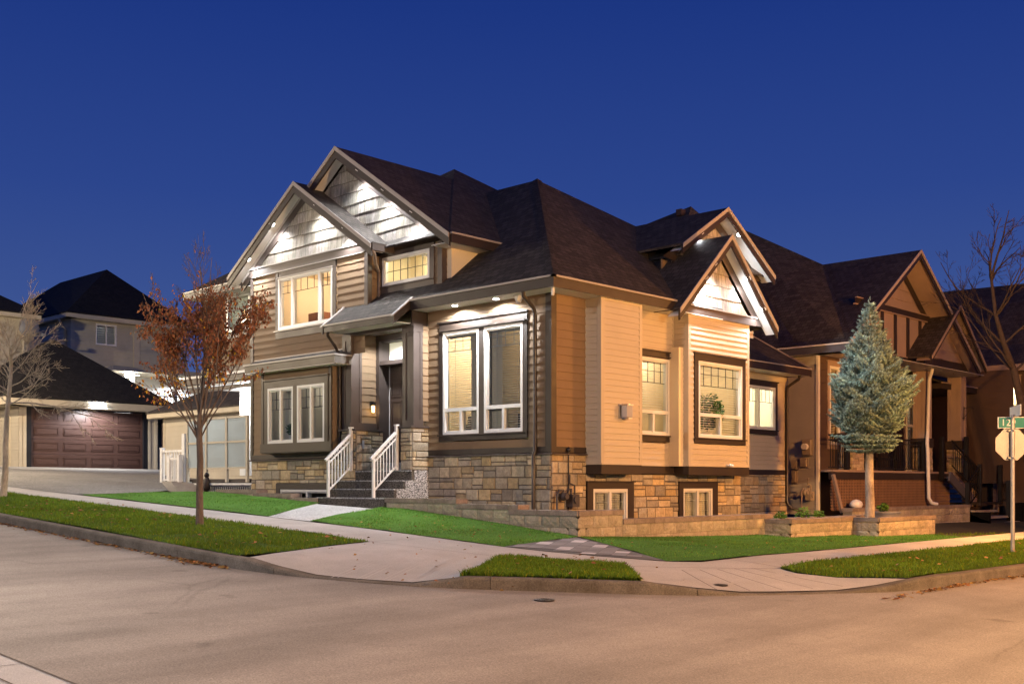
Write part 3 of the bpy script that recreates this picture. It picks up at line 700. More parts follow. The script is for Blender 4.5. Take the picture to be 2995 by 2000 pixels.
fbox(t, fl, 5.6, 9.29, 1.948, 2.052, 0, .03); fbox(t, fl, 9.19, 9.29, 2.05, 4.15, 0, .03); HP('trim_board', t, M('olive_brown_trim', (.052,.035,.02), .5, .12, 4., .1, 90.))
c = MB(); c.hexa([fl.P(5.6,1.915,0), fl.P(9.31,1.915,0), fl.P(9.31,1.905,.07), fl.P(5.6,1.905,.07)], [fl.P(5.6,1.948,0), fl.P(9.31,1.948,0), fl.P(9.31,1.925,.07), fl.P(5.6,1.925,.07)]); HP('ledge', c, m_colm)
for a, b in ((5.985, 6.985), (7.14, 8.13)):
    m_ = (a+b)/2
    window(fbx, a, b, 2.29, 3.55, H, [(m_-.03, m_+.03, 2.34, 3.5)], muntin=[(q-.006,q+.006,3.05,3.5) for q in ((a+m_)/2, (b+m_)/2)] + [(a+.05,b-.05,3.05,3.062), (a+.05,b-.05,3.28,3.29)], room=m_roomw, lamp=12, lampcol=(1,.92,.8), depth=1.5, mg=(.07,.12,.1))
# curtains and the hallway edge behind them, a potted plant on the sill
mb = MB()
for a, b in ((6.05, 6.3), (6.75, 6.93), (7.62, 8.08)):
    mb.grid([[fbx.P(a + (b-a)*k/24, z, -.3 + .03*math.sin(k*1.4)) for k in range(25)] for z in (2.2, 3.5)])
HP('curtain', mb, m_blind)
# hip roof over the bay
R = MB(); zb = 4.115; zt = 4.275
slab(R, [(-.82,5.36,zb), (-.82,8.72,zb), (-.31,9.1,zt), (-.31,5.75,zt)], .03); slab(R, [(-.82,5.36,zb), (-.31,5.75,zt), (-.31,5.36,zb)], .03); slab(R, [(-.82,8.72,zb), (-.31,9.1,zt), (-.31,9.3,zb)], .03)
rb = HP('bay_roof', R, m_roof)
t = MB(); fbox(t, FX(-.82), 5.36, 8.74, 3.92, 4.085, 0, .03); fbox(t, FY(5.36), -.85, -.4, 3.92, 4.085, 0, .03); HP('fascia', t, M('olive_brown_fascia', (.06,.042,.025), .5, .1), rb)
g = MB(); fbox(g, FX(-.82), 5.33, 8.78, 4.085, 4.118, -.02, .055); fbox(g, FY(5.36), -.87, -.4, 4.085, 4.118, -.02, .05); fbox(g, FX(-.82), 5.36, 8.74, 3.905, 3.92, -.02, .035); fbox(g, FX(-.31), 5.7, 9.12, zt, zt + .02, 0, .03); HP('gutter', g, m_gutter, rb)
g = MB(); g.box(-.82, -.31, 5.36, 8.74, 3.91, 3.92); HP('soffit', g, m_white, rb)

# --- portico
def column(y0, y1, x0, x1, z0, z1):
    m = MB(); m.box(x0, x1, y0, y1, z0, z1)
    for z in (z0, z1 - .12): m.box(x0 - .015, x1 + .015, y0 - .015, y1 + .015, z, z + .12)
    for (a, b) in ((y0, y0 + .075), (y1 - .075, y1)): m.box(x0 - .014, x0, a - .014, b + .014, z0 + .12, z1 - .12)
    for (a, b) in ((x0, x0 + .07), (x1 - .07, x1)): m.box(a, b, y0 - .0135, y0, z0 + .12, z1 - .12)
    return HP('column', m, m_colm)
column(3.335, 3.65, -.40, -.165, 2.54, 4.55); column(5.345, 5.63, -.40, -.12, 2.54, 4.55)
px_ = FX(-.448)
for (p, q) in (((px_, 3.335, 3.66, 1.65, 21), (FY(3.335), -.44, -.01, 1.65, 22)), ((px_, 5.135, 5.6, 1.3, 23), (FY(5.135), -.44, .29, 1.65, 24))):
    st = MB(); mo = MB()
    for (fr, u0, u1, z0, sd) in (p, q): stone(st, mo, fr, u0, u1, z0, 2.5, seed=sd, row=.19)
    mo = MB(); y0 = p[1]; mo.box(-.445, q[2], y0 + .004, p[2] - .01, .9, 2.5)
    so = HP('stone_pier', st, m_stone); HP('mortar_bed', mo, m_mortar, so)
c = MB(); c.box(-.50, .0, 3.29, 3.71, 2.5, 2.54); c.box(-.50, .36, 5.09, 5.64, 2.5, 2.54); c.box(-.46, .33, 5.31, 5.36, 2.54, 2.68); HP('ledge', c, m_colm)
for a_ in ((FY(3.335), rect(-.16, 0, 2.64, 4.56)), (FY(5.345), rect(-.12, .34, 2.68, 4.58)), (FX(.3), rect(3.33, 4.19, 1.8, 4.6)), (FX(.3), rect(4.1, 5.35, 4.57, 4.62))): wallpart(H, m_fibre, a_[0], a_[1], PIT)
t = MB(); t.box(-.40, -.16, 3.34, 5.63, 4.53, 4.60); t.box(-.09, -.06, 3.335, 3.345, 2.6, 4.5)
t.box(.27, .31, 5.225, 5.345, 1.83, 4.46); t.box(.27, .31, 4.18, 4.30, 1.83, 4.46); t.box(.265, .31, 4.18, 5.345, 4.46, 4.575)
t.box(.31, .60, 5.222, 5.26, 1.83, 4.46); t.box(.31, .60, 4.26, 4.298, 1.83, 4.46); t.box(.28, .6, 4.3, 5.222, 3.94, 4.03); t.box(.31, .6, 4.3, 5.222, 4.445, 4.47)
HP('trim_board', t, m_colm)
c = MB(); c.box(-.4, .6, 3.4, 5.4, 4.60, 4.61); HP('porch_ceiling', c, m_white)
c = MB(); c.box(.30, .62, 3.36, 5.34, 1.645, 1.83); HP('threshold', c, m_conc)
pot(H, (-.02, 4.55, 4.598), (0,0,-1), 30)
# front door: slab with raised panels, handle, transom
d = MB(); d.box(.555, .60, 4.31, 5.205, 1.84, 3.935)
for (y0, y1) in ((4.38, 4.72), (4.80, 5.14)):
    for (z0, z1) in ((1.98, 2.42), (2.5, 3.18), (3.26, 3.6)):
        for k, o in ((0., .012), (.035, -.002), (.06, .016)):
            pass
        fr = FX(.555)
        fbox(d, fr, y0, y1, z0, z0 + .03, 0, .014); fbox(d, fr, y0, y1, z1 - .03, z1, 0, .014); fbox(d, fr, y0, y0 + .03, z0 + .03, z1 - .03, 0, .014); fbox(d, fr, y1 - .03, y1, z0 + .03, z1 - .03, 0, .014)
        fbox(d, fr, y0 + .06, y1 - .06, z0 + .06, z1 - .06, 0, .011)
fbox(d, FX(.555), 4.4, 5.12, 3.67, 3.86, 0, .012)
dr = HP('front_door', d, m_door)
h = MB(); h.sphere((.535, 4.40, 2.95), .028); h.cyl((.555, 4.40, 2.95), .03, .012, 14, (-1,0,0)); h.tube([(.54,4.40,2.6),(.50,4.40,2.62),(.50,4.40,2.82),(.54,4.40,2.84)], .012); HP('handle', h, m_railw, dr)
h = MB(); h.box(.545, .556, 5.203, 5.222, 1.84, 3.94); HP('weather_strip', h, m_frame, dr)
tr = MB(); tr.box(.56, .58, 4.3, 5.222, 4.03, 4.445); tw = HP('transom', tr, Memit('lit_frosted_transom', (1., .92, .62), .62))
sc = MB(); rnd = random.Random(4)
for k in range(60):                                              # etched rosette
    an = k*2.399; rr = .012*math.sqrt(k); y, z = 4.76 + rr*math.cos(an)*1.6, 4.24 + rr*math.sin(an)*1.5
    sc.cyl((.559, y, z), .008, .003, 8, (-1,0,0))
HP('etched_pattern', sc, M('etched_glass', (.32,.30,.24), .5), tw)

# --- downspouts
def spout(path, r=.032, m=None, name='downspout'):
    mb = MB()
    mb.tube(path, r, 8); return HP(name, mb, m or m_down)
spout([(-.42,.30,4.86),(-.42,.30,4.78),(-.12,.33,4.6),(-.065,.34,4.5),(-.065,.34,1.97),(-.11,.34,1.9),(-.11,.34,.85)], .038)
mb = MB(); mb.cyl((-.11,.34,.72), .05, .18, 12); HP('drain_pipe', mb, m_conc)
spout([(-.6,4.40,6.2),(-.52,4.42,6.12),(-.33,4.62,5.98),(-.06,4.83,5.86),(-.06,4.83,5.36),(-.12,4.70,5.26)], .034, M('weathered_spout', (.2,.15,.12), .3, .2, 6., 0., 60., .6))
spout([(-.82,5.6,4.6),(-.82,5.62,4.52),(-.58,5.66,4.3),(-.45,5.68,4.1),(-.45,5.68,2.0)], .034)
spout([(10.66,.86,4.2),(10.66,.9,4.08),(10.66,1.22,3.9),(10.66,1.24,3.8),(10.66,1.24,.9),(10.70,1.15,.75),(10.9,.9,.66)], .042)
# --- eave pots on the corner roof, alarm box, cameras
pot(H, (-.25,2.29,4.855), (0,0,-1), 52, spot=165); pot(H, (-.25,1.165,4.855), (0,0,-1), 46, spot=165)
def small(name, mb, m, lab, cat): o = obj(name, mb, m); tag(o, lab, cat); return o
mb = MB(); mb.hexa([(-.27,.56,4.852),(-.13,.56,4.852),(-.13,.70,4.852),(-.27,.70,4.852)][::-1], [(-.23,.60,4.72),(-.17,.60,4.72),(-.17,.66,4.72),(-.23,.66,4.72)]); small('alarm_siren', mb, m_white, 'white wedge shaped alarm box under the eave by the corner', 'alarm')
def camera_cam(x, y, z, dx, dy, lab):
    t_ = thing('security_camera', (x, y, z), lab, 'security camera')
    mb = MB(); mb.cyl((x, y, z), .03, .09, 14, (dx, dy, -.25)); obj('camera_body', mb, m_white, t_)
    mb = MB(); mb.cyl(V((x, y, z)) + V((dx, dy, -.25)).normalized()*.09, .024, .004, 14, (dx, dy, -.25)); obj('camera_lens', mb, m_dark, t_)
    mb = MB(); mb.cyl((x, y + .06, z + .0), .028, .01, 12, (0,0,1)); mb.tube([(x, y + .06, z), (x - dx*.02, y, z)], .01); obj('camera_mount', mb, m_white, t_)
camera_cam(5.23, -.46, 1.77, 1, -.6, 'small white security camera on the brown band under the lower right bay')
mb = MB(); mb.tube([(-.36,-.36,4.86),(-.37,-.37,4.78),(-.33,-.33,4.74)], .03, 8); small('eave_sensor', mb, m_white, 'white curved sensor fitting under the corner of the eave', 'sensor')
# ================================================================== GROUND
from mathutils.geometry import tessellate_polygon
def G(X, Y):
    Yc = max(-30., min(Y, 34.))
    return .62 + .055*Yc + .01*min(X + 1.2, 0)*(1 if X > -40 else 0) - .008*max(min(X, 60) + 1.2, 0)
KERB = [(-7.68,40),(-7.68,14),(-7.68,6),(-7.68,2),(-7.68,0),(-7.68,-1.1),(-7.62,-1.8),(-7.53,-2.3),(-7.38,-2.8),(-7.15,-3.35),(-6.85,-3.93),(-6.48,-4.43),(-6.05,-4.87),(-5.56,-5.38),(-5.05,-5.9),(-4.6,-6.28),(-4.1,-6.6),(-3.5,-6.92),(-2.9,-7.2),(-2.35,-7.44),(-1.8,-7.6),(-.6,-7.66),(2.1,-7.66),(10,-7.66),(40,-7.66)]
KH = [1,1,1,1,1,1,1,.5,.05,0,.05,.95,1,1,1,.45,.03,0,0,.4,1,1,1,1,1]
def kerb_near(X, Y):
    best = (1e9, 1)
    for i in range(len(KERB)-1):
        (ax, ay), (bx, by) = KERB[i], KERB[i+1]; dx, dy = bx-ax, by-ay
        t = max(0, min(1, ((X-ax)*dx + (Y-ay)*dy)/(dx*dx + dy*dy)))
        d = math.hypot(X - ax - dx*t, Y - ay - dy*t)
        if d < best[0]: best = (d, KH[i] + (KH[i+1] - KH[i])*t)
    return best
def lerp_tab(x, tab):
    if x <= tab[0][0]: return tab[0][1]
    for (a, p), (b, q) in zip(tab, tab[1:]):
        if x <= b: return p + (q-p)*(x-a)/(b-a)
    return tab[-1][1]
def zped(X, Y):
    d, h = kerb_near(X, Y)
    return G(X, Y) - .125*(1-h)*max(0., 1 - d/1.9)
def zyard(X, Y):
    if X < -1.15:
        t = max(0, min(1, (X + 3.66)/2.5)); dz = lerp_tab(Y, [(-2.5,-.03),(-1.6,-.04),(0,.03),(2.6,.11),(3.4,.10),(5.5,.05),(9.5,.04)])
        if Y < -1.6: dz *= max(0, 1 - (-1.6 - Y)/3.2)
    else:
        t = max(0, min(1, (Y + 5.0)/2.4)); dz = lerp_tab(X, [(-1.15,-.04),(.9,-.1),(4.4,-.155),(8,-.18),(10.4,-.2),(12,-.34),(20,-.42),(26,-.40)])
    return G(X, Y) + t*dz
def region(name, poly, zf, mat, L=.7, rounds=5, off=0., jit=0.):
    tris = tessellate_polygon([[V((x, y, 0)) for x, y in poly]])
    bm = bmesh.new(); vs = [bm.verts.new((x, y, 0)) for x, y in poly]
    for t in tris:
        try: bm.faces.new([vs[i] for i in t])
        except ValueError: pass
    for _ in range(rounds):
        es = [e for e in bm.edges if e.calc_length() > L]
        if not es or len(bm.faces) > 40000: break
        bmesh.ops.subdivide_edges(bm, edges=es, cuts=1); bmesh.ops.triangulate(bm, faces=[f for f in bm.faces if len(f.verts) > 3])
    mb = MB(); idx = {}
    for v in bm.verts: v.co.z = zf(v.co.x, v.co.y) + off + (noise.noise(v.co*1.7)*jit if jit else 0)
    bmesh.ops.recalc_face_normals(bm, faces=bm.faces)
    up = sum(f.normal.z for f in bm.faces)
    if up < 0: bmesh.ops.reverse_faces(bm, faces=bm.faces)
    bm.verts.index_update(); mb.v = [tuple(v.co) for v in bm.verts]
    for f in bm.faces: mb.f.append(tuple(v.index for v in f.verts)); mb.c.append(None); mb.m.append(0); mb.sm.append(True)
    bm.free()
    o = obj(name, mb, mat); o['kind'] = 'structure'; return o

def Mground(name, cols, vs, bs, bump, rough=.92, streak=None, spec=.2, speck=None):
    m, nt, b, out = nodes(name); tc = N(nt, 'TexCoord'); src = tc.outputs['Object']
    n1 = N(nt, 'TexNoise', i_Scale=vs, i_Detail=9., i_Roughness=.65); nt.links.new(src, n1.inputs['Vector'])
    n2 = N(nt, 'TexNoise', i_Scale=bs, i_Detail=3., i_Roughness=.7); nt.links.new(src, n2.inputs['Vector'])
    n3 = N(nt, 'TexNoise', i_Scale=vs*.17, i_Detail=4.); nt.links.new(src, n3.inputs['Vector'])
    c = ramp(nt, n1.outputs['Fac'], [(.3, cols[0]), (.7, cols[1])])
    c = mixc(nt, c, ramp(nt, n2.outputs['Fac'], [(.25, .62), (.75, 1.38)]), 1., 'MULTIPLY')
    c = mixc(nt, c, ramp(nt, n3.outputs['Fac'], [(.3, .84), (.7, 1.16)]), 1., 'MULTIPLY')
    if speck:
        vo = N(nt, 'TexVoronoi', i_Scale=speck[0]); nt.links.new(src, vo.inputs['Vector'])
        c = mixc(nt, c, ramp(nt, vo.outputs['Color'], [(.3, speck[1]), (.75, speck[2])]), 1., 'MULTIPLY')
    if streak:
        mp = N(nt, 'Mapping'); mp.inputs['Scale'].default_value = streak; nt.links.new(src, mp.inputs[0])
        n4 = N(nt, 'TexNoise', i_Scale=1., i_Detail=6.); nt.links.new(mp.outputs[0], n4.inputs['Vector'])
        c = mixc(nt, c, ramp(nt, n4.outputs['Fac'], [(.35, .82), (.65, 1.12)]), 1., 'MULTIPLY')
    nt.links.new(c, b.inputs['Base Color']); b.inputs['Roughness'].default_value = rough; b.inputs['Specular IOR Level'].default_value = spec
    bp = N(nt, 'Bump', i_Strength=bump, i_Distance=.01); nt.links.new(n2.outputs['Fac'], bp.inputs['Height']); nt.links.new(bp.outputs[0], b.inputs['Normal'])
    return m
def add_road_wear(m):
    nt = m.node_tree; b = [n for n in nt.nodes if n.type == 'BSDF_PRINCIPLED'][0]; src = b.inputs['Base Color'].links[0].from_socket
    tc = [n for n in nt.nodes if n.type == 'TEX_COORD'][0].outputs['Object']
    nz = N(nt, 'TexNoise', i_Scale=.8, i_Detail=5.); nt.links.new(tc, nz.inputs['Vector'])
    w = mixc(nt, (0,0,0), nz.outputs['Color'], .35); va = N(nt, 'VectorMath', operation='ADD'); nt.links.new(tc, va.inputs[0]); nt.links.new(w, va.inputs[1])
    vo = N(nt, 'TexVoronoi', i_Scale=.16, feature='DISTANCE_TO_EDGE'); nt.links.new(va.outputs[0], vo.inputs['Vector'])
    n5 = N(nt, 'TexNoise', i_Scale=.23, i_Detail=2.); nt.links.new(tc, n5.inputs['Vector'])
    cr = ramp(nt, vo.outputs['Distance'], [(.0, .84), (.0035, 1.)]); gate = ramp(nt, n5.outputs['Fac'], [(.48, 0.), (.56, 1.)])
    c = mixc(nt, src, mixc(nt, (1,1,1), cr, gate), 1., 'MULTIPLY')
    n6 = N(nt, 'TexNoise', i_Scale=.35, i_Detail=6., i_Roughness=.6); nt.links.new(tc, n6.inputs['Vector'])
    c = mixc(nt, c, ramp(nt, n6.outputs['Fac'], [(.35, .86), (.6, 1.08)]), 1., 'MULTIPLY')
    n7 = N(nt, 'TexNoise', i_Scale=1.6, i_Detail=2.); nt.links.new(tc, n7.inputs['Vector'])
    c = mixc(nt, c, ramp(nt, n7.outputs['Fac'], [(.70, 1.), (.76, .72)]), 1., 'MULTIPLY')
    nt.links.new(c, b.inputs['Base Color'])
m_road = Mground('worn_asphalt', ((.29,.26,.225),(.335,.30,.26)), 1.3, 70., .35, .9, (.25, 1.4, 1), .25, speck=(110., .9, 1.1))
add_road_wear(m_road)
m_walk = Mground('broom_concrete', ((.42,.395,.365),(.50,.47,.44)), 2.2, 120., .35, .9, None, .2)
m_kerb = Mground('weathered_kerb', ((.10,.085,.066),(.19,.165,.135)), 3.5, 60., .6, .95)
m_drive = Mground('exposed_aggregate', ((.16,.155,.15),(.22,.21,.20)), 1.5, 90., .7, .9, None, .3, speck=(60., .6, 1.5))
m_path = Mground('washed_aggregate', ((.40,.39,.38),(.52,.51,.50)), 1.5, 90., .7, .9, None, .3, speck=(85., .7, 1.35))
m_turf = Mground('artificial_turf', ((.075,.180,.026),(.095,.225,.036)), 1.8, 150., 1., .95, None, .1)
m_soil = Mground('planting_soil', ((.035,.024,.016),(.06,.04,.026)), 4., 40., 1., .98)
m_lawn = Mground('lawn_thatch', ((.045,.085,.008),(.065,.125,.012)), 2.5, 90., 1., .95, None, .1)
m_earth = Mground('bare_earth', ((.05,.045,.03),(.08,.07,.05)), .4, 20., .6, .98)

mb = MB(); n = 40
for i in range(-n, n):
    pass
rows = [[V((x, y, G(x, y) - .26)) for x in (-400,-60,-40,-20,0,20,60,400)] for y in (-400,-30,-15,0,15,34,80,400)]
mb.grid(rows); kind(obj('ground', mb, m_earth), 'structure')
region('road', [(-45,-40),(45,-40),(45,-7.6)] + [(x - .0, y - .0) for x, y in KERB[::-1]] + [(-7.6,40),(-45,40)], G, m_road, 2.5, 4, -.135)
kwalk = [(-5.9,32),(-5.45,12),(-5.1,5.6),(-4.98,1.5),(-4.95,-.92),(-5.56,-1.04),(-6.28,-1.25),(-6.97,-1.47),(-7.5,-1.69)]
inner = []
for i in range(6, 20):
    (ax, ay), (bx, by) = KERB[max(i-1,0)], KERB[i+1]; d = V((bx-ax, by-ay)).normalized(); nrm = V((-d.y, d.x))
    inner.append((KERB[i][0] + nrm.x*.145, KERB[i][1] + nrm.y*.145))
isl = [(-6.42,-4.33),(-5.94,-4.06),(-5.4,-3.72),(-4.8,-3.36),(-4.62,-3.38),(-4.36,-3.79),(-4.22,-4.28),(-3.97,-4.78),(-4.58,-5.4),(-4.98,-5.78)]
kwalk += inner[1:5] + isl + inner[9:] + [(-1.83,-7.47),(-1.93,-7.2),(-2.18,-6.74),(-2.3,-6.24),(-2.19,-5.93),(3,-5.78),(8.17,-5.5),(40,-4)]
kwalk += [(40,-2.9),(7.44,-4.66),(0,-5.03),(-2.7,-5.05),(-3.08,-4.77),(-3.42,-3.9),(-3.62,-3.1),(-3.70,-2.37),(-3.66,.6),(-3.85,4),(-4.28,9.75),(-4.9,32)]
region('sidewalk', kwalk, zped, m_walk, .55, 5)
turfL = [(-3.70,-2.37),(-1.30,-1.72),(-1.16,-1.62),(-1.16,3.42),(-2.4,2.9),(-3.68,2.3),(-3.66,.6)]
turfL2 = [(-3.80,3.38),(-2.4,4.45),(-1.16,5.42),(-1.16,9.4),(-2.4,10.0),(-3.4,9.9),(-4.27,9.72),(-3.95,6.5)]
turfR = [(-3.08,-4.77),(-1.26,-1.76),(-1.1,-1.62),(5.0,-1.62),(8,-1.9),(10.5,-2.6),(7.44,-4.66),(0,-5.03),(-2.7,-5.05)]
for p in (turfL, turfL2, turfR):
    o = region('turf', p, zyard, m_turf, .4, 5, .012, .02); o['kind'] = 'stuff'
region('front_path', [(-3.68,2.3),(-2.4,2.9),(-1.14,3.42),(-1.1,5.44),(-2.4,4.45),(-3.80,3.38)], zyard, m_path, .5, 4, .004)
# paver patch: soldier edge and a basket of pale and dark pavers
m_pave = M('paver_stone', (.30,.29,.29), .85, .12, 6., .4, 90., .25, tint=True)
pv = MB(); rnd = random.Random(2); P4 = [(-1.30,-1.72),(-3.66,-2.36),(-3.58,-3.15),(-3.38,-3.92),(-3.05,-4.74)]
def inpoly(x, y, P):
    c = False
    for i in range(len(P)):
        (a, b), (d, e) = P[i], P[i-1]
        if (b > y) != (e > y) and x < (d-a)*(y-b)/(e-b) + a: c = not c
    return c
ux, uy = .8575, .5145; px_, py_ = -.5145, .8575
cell = .21
for i in range(-30, 30):
    for j in range(-30, 30):
        cx, cy = -2.6 + ux*i*cell + px_*j*cell, -3.2 + uy*i*cell + py_*j*cell
        h = cell/2 - .004
        q = [(cx + ux*a*h + px_*b*h, cy + uy*a*h + py_*b*h) for a, b in ((-1,-1),(1,-1),(1,1),(-1,1))]
        if not all(inpoly(x, y, P4) for x, y in q): continue
        pale = (i % 3 != 0) and (j % 2 == 0) and ((i//3 + j//2) % 2 == 0)
        g = rnd.uniform(1.75, 2.0) if pale else rnd.uniform(.62, .9)
        pv.poly([(x, y, zyard(x, y) + .014) for x, y in q], (g, g*.985, g*1.0))
kind(obj('paver_patch', pv, m_pave), 'structure')
region('paver_bed', P4[:1] + P4[1:], zyard, M('paver_joint_sand', (.13,.125,.125), .95, .2), .4, 4, .005)
region('driveway', [(-4.36,10.0),(-3.3,10.15),(-2.2,10.4),(-1.2,11.2),(-.6,12.4),(.2,13.3),(2.,14.4),(6,15.),(6,24.5),(-9,24.5),(-4.95,22)], G, m_drive, 1.2, 4, .006)
region('garage_apron', [(-.4,22.2),(5.8,22.6),(5.8,24.6),(-.6,24.6)], G, m_conc, 1.2, 3, .012)
# verges
vergeL = [(-7.53,32),(-7.53,0),(-7.53,-1.5),(-6.97,-1.45),(-6.28,-1.23),(-5.56,-1.02),(-4.97,-.90),(-4.99,1.5),(-5.11,5.6),(-5.46,12),(-5.91,32)]
vergeI = [inner[4]] + isl + [inner[9], inner[8], inner[7], inner[6], inner[5]]
vergeI = [(-6.42,-4.30)] + isl[1:] + inner[8:4:-1]
vergeR = [(-1.83,-7.5),(-1.93,-7.2),(-2.18,-6.74),(-2.3,-6.24),(-2.19,-5.93),(3,-5.78),(8.17,-5.5),(40,-4),(40,-7.5),(-.6,-7.51)]
roughR = [(7.5,-4.62),(10.4,-2.75),(10.6,-1.2),(12,-.2),(19.9,-.2),(19.9,-.9),(27,-.9),(27,-3.45),(13,-4.30)]
VERG = (vergeL, vergeI, vergeR)
for p in VERG:
    o = region('verge_soil', p, zped, m_lawn, .5, 4, .012, .03)
region('rough_soil', roughR, zyard, m_earth, .6, 4, .01, .03)

# grass blades as one mesh per verge: many thin bent blades
m_grass = Mleaf('grass_blade', (.115,.20,.014), .35, .6)
def blades(name, poly, zf, count, h, seed, ylim=None, col=None, w=.006):
    rnd = random.Random(seed); xs = [p[0] for p in poly]; ys = [p[1] for p in poly]
    x0, x1, y0, y1 = min(xs), max(xs), min(ys), max(ys)
    if ylim: x0, x1, y0, y1 = max(x0, ylim[0]), min(x1, ylim[1]), max(y0, ylim[2]), min(y1, ylim[3])
    mb = MB(); n = 0; tries = 0
    while n < count and tries < count*6:
        tries += 1; x, y = rnd.uniform(x0, x1), rnd.uniform(y0, y1)
        if not inpoly(x, y, poly): continue
        n += 1; z = zf(x, y); a = rnd.uniform(0, 6.283); hh = h*rnd.uniform(.5, 1.3)*(1 + .5*noise.noise(V((x*1.3, y*1.3, 3)))); l = rnd.uniform(.2, .9)*hh; b = rnd.uniform(0, 6.283)
        dx, dy = math.cos(a)*w, math.sin(a)*w; lx, ly = math.cos(b)*l, math.sin(b)*l
        g = rnd.uniform(.65, 1.35)*(1 + .35*noise.noise(V((x*.8, y*.8, 9)))); yel = rnd.random() < .08
        c = (g*(2.2 if yel else 1), g*(1.2 if yel else 1), g)
        mb.poly([(x-dx, y-dy, z), (x+dx, y+dy, z), (x+dx*.6+lx*.45, y+dy*.6+ly*.45, z+hh*.62), (x-dx*.6+lx*.45, y-dy*.6+ly*.45, z+hh*.62)], c)
        mb.poly([(x-dx*.6+lx*.45, y-dy*.6+ly*.45, z+hh*.62), (x+dx*.6+lx*.45, y+dy*.6+ly*.45, z+hh*.62), (x+lx, y+ly, z+hh)], c)
    o = obj(name, mb, m_grass, uv=False); o['kind'] = 'stuff'; return o
blades('verge_grass', vergeI, zped, 16000, .055, 1)
blades('verge_grass', vergeL, zped, 52000, .05, 2, (-9,0,-2,14))
blades('verge_grass', vergeR, zped, 36000, .048, 3, (-3,9,-9,0))
blades('rough_grass', roughR, zyard, 6500, .06, 4)

m_tb = Mleaf('turf_fibre', (.095,.235,.036), .25, .55)
def turf_blades(poly, n_, seed):
    global m_grass
    keep = m_grass; m_grass = m_tb; o = blades('turf_pile', poly, lambda x, y: zyard(x, y) + .008, n_, .022, seed, w=.005); m_grass = keep
turf_blades(turfL, 16000, 61); turf_blades(turfL2, 9000, 62); turf_blades(turfR, 22000, 63)
# kerbs: separate cast lengths with a dark gap between them
def kerb_runs():
    pts = []
    for i in range(len(KERB)-1):
        (ax, ay), (bx, by) = KERB[i], KERB[i+1]; L = math.hypot(bx-ax, by-ay); n_ = max(1, int(L/.3))
        for k in range(n_):
            t = k/n_; pts.append((ax + (bx-ax)*t, ay + (by-ay)*t, KH[i] + (KH[i+1]-KH[i])*t))
    pts.append((*KERB[-1], 1)); return pts
kp = kerb_runs(); mb = MB(); rnd = random.Random(9); run = []; acc = 0
def sweep(run):
    rows = []
    for k, (x, y, h) in enumerate(run):
        a = run[max(k-1, 0)]; b = run[min(k+1, len(run)-1)]; d = V((b[0]-a[0], b[1]-a[1], 0)).normalized(); nn = V((-d.y, d.x, 0))
        zt = G(x, y) - .125*(1-h) + .006; zb = G(x, y) - .2; p = V((x, y, 0)); g = nn*0.
        rows.append([p - nn*.012 + V((0,0,zb)), p - nn*.01 + V((0,0,max(zb+.03, zt-.03))), p + nn*.005 + V((0,0,zt-.006)), p + nn*.03 + V((0,0,zt)), p + nn*.15 + V((0,0,zt)), p + nn*.155 + V((0,0,zb))])
    mb.grid(rows, None, 0, False); mb.poly(rows[0]); mb.poly(rows[-1][::-1])
tgt = 2.1
for k, p in enumerate(kp):
    run.append(p)
    if k and len(run) > 1:
        acc += math.hypot(p[0]-kp[k-1][0], p[1]-kp[k-1][1])
        if acc > tgt:
            q = run[-1]; r_ = run[-2]; d = math.hypot(q[0]-r_[0], q[1]-r_[1]); t = 1 - .008/d
            run[-1] = (r_[0] + (q[0]-r_[0])*t, r_[1] + (q[1]-r_[1])*t, q[2]); sweep(run); run = [q]; acc = 0; tgt = rnd.choice((1.5, 2.1, 2.7))
sweep(run)
kind(obj('kerb', mb, m_kerb), 'structure')
# joints in the sidewalk and the broom grooves of the ramps
mj = MB()
def strip(a, b, w=.012, zf=zped, off=.003, mi=0):
    a, b = V((*a, 0)), V((*b, 0)); d = (b-a); n_ = max(2, int(d.length/.3)); nn = V((-d.y, d.x, 0)).normalized()*w/2; rows = []
    for k in range(n_+1):
        p = a + d*(k/n_); rows.append([(p.x-nn.x, p.y-nn.y, zf(p.x-nn.x, p.y-nn.y)+off), (p.x+nn.x, p.y+nn.y, zf(p.x+nn.x, p.y+nn.y)+off)])
    mj.grid(rows, None, mi)
for k in range(14):
    y = -.9 + k*1.5; xo = lerp_tab(y, [(-1,-4.93),(1.5,-4.97),(5.6,-5.08),(12,-5.43),(32,-5.88)]); xi = lerp_tab(y, [(-2.4,-3.7),(.6,-3.68),(4,-3.87),(9.75,-4.3),(32,-4.88)])
    if k % 2 == 0: strip((xo, y), (xi, y))
for k in range(7): strip((-2.1 + k*1.6, -5.9 + k*.06), (-2.1 + k*1.6, -5.06 + k*.09))
strip((-4.95,-.92), (-4.66,-3.36)); strip((-3.97,-4.80), (-2.2,-5.93)); strip((-4.2,-4.2), (-3.45,-3.9))
for k in range(5):
    a = (-7.22 + k*.16, -3.0 - k*.26); b = (-4.92 + k*.06, -1.75 - k*.33)
    strip(a, b, .014, off=.002, mi=1); strip((a[0]+.05, a[1]-.05), (b[0]+.03, b[1]-.06), .014, off=.002, mi=1)
for k in range(5):
    a = (-4.3 + k*.42, -6.35 - k*.17); b = (-3.5 + k*.25, -5.3 - k*.1); strip(a, b, .014, off=.002, mi=0)
kind(obj('sidewalk_joint', mj, [M('dark_joint_groove', (.16,.14,.125), .95, .1), M('pale_groove_edge', (.47,.44,.41), .9, .1)]), 'structure')  # joint lines darker than the walk, left ramp grooves paler
region('far_corner_ramp', [(-11.75,4),(-11.75,-9),(-13.2,-9.),(-13.2,4)], G, m_walk, .8, 4, -.128)
mj = MB(); zc = lambda x, y: G(x, y) - .125
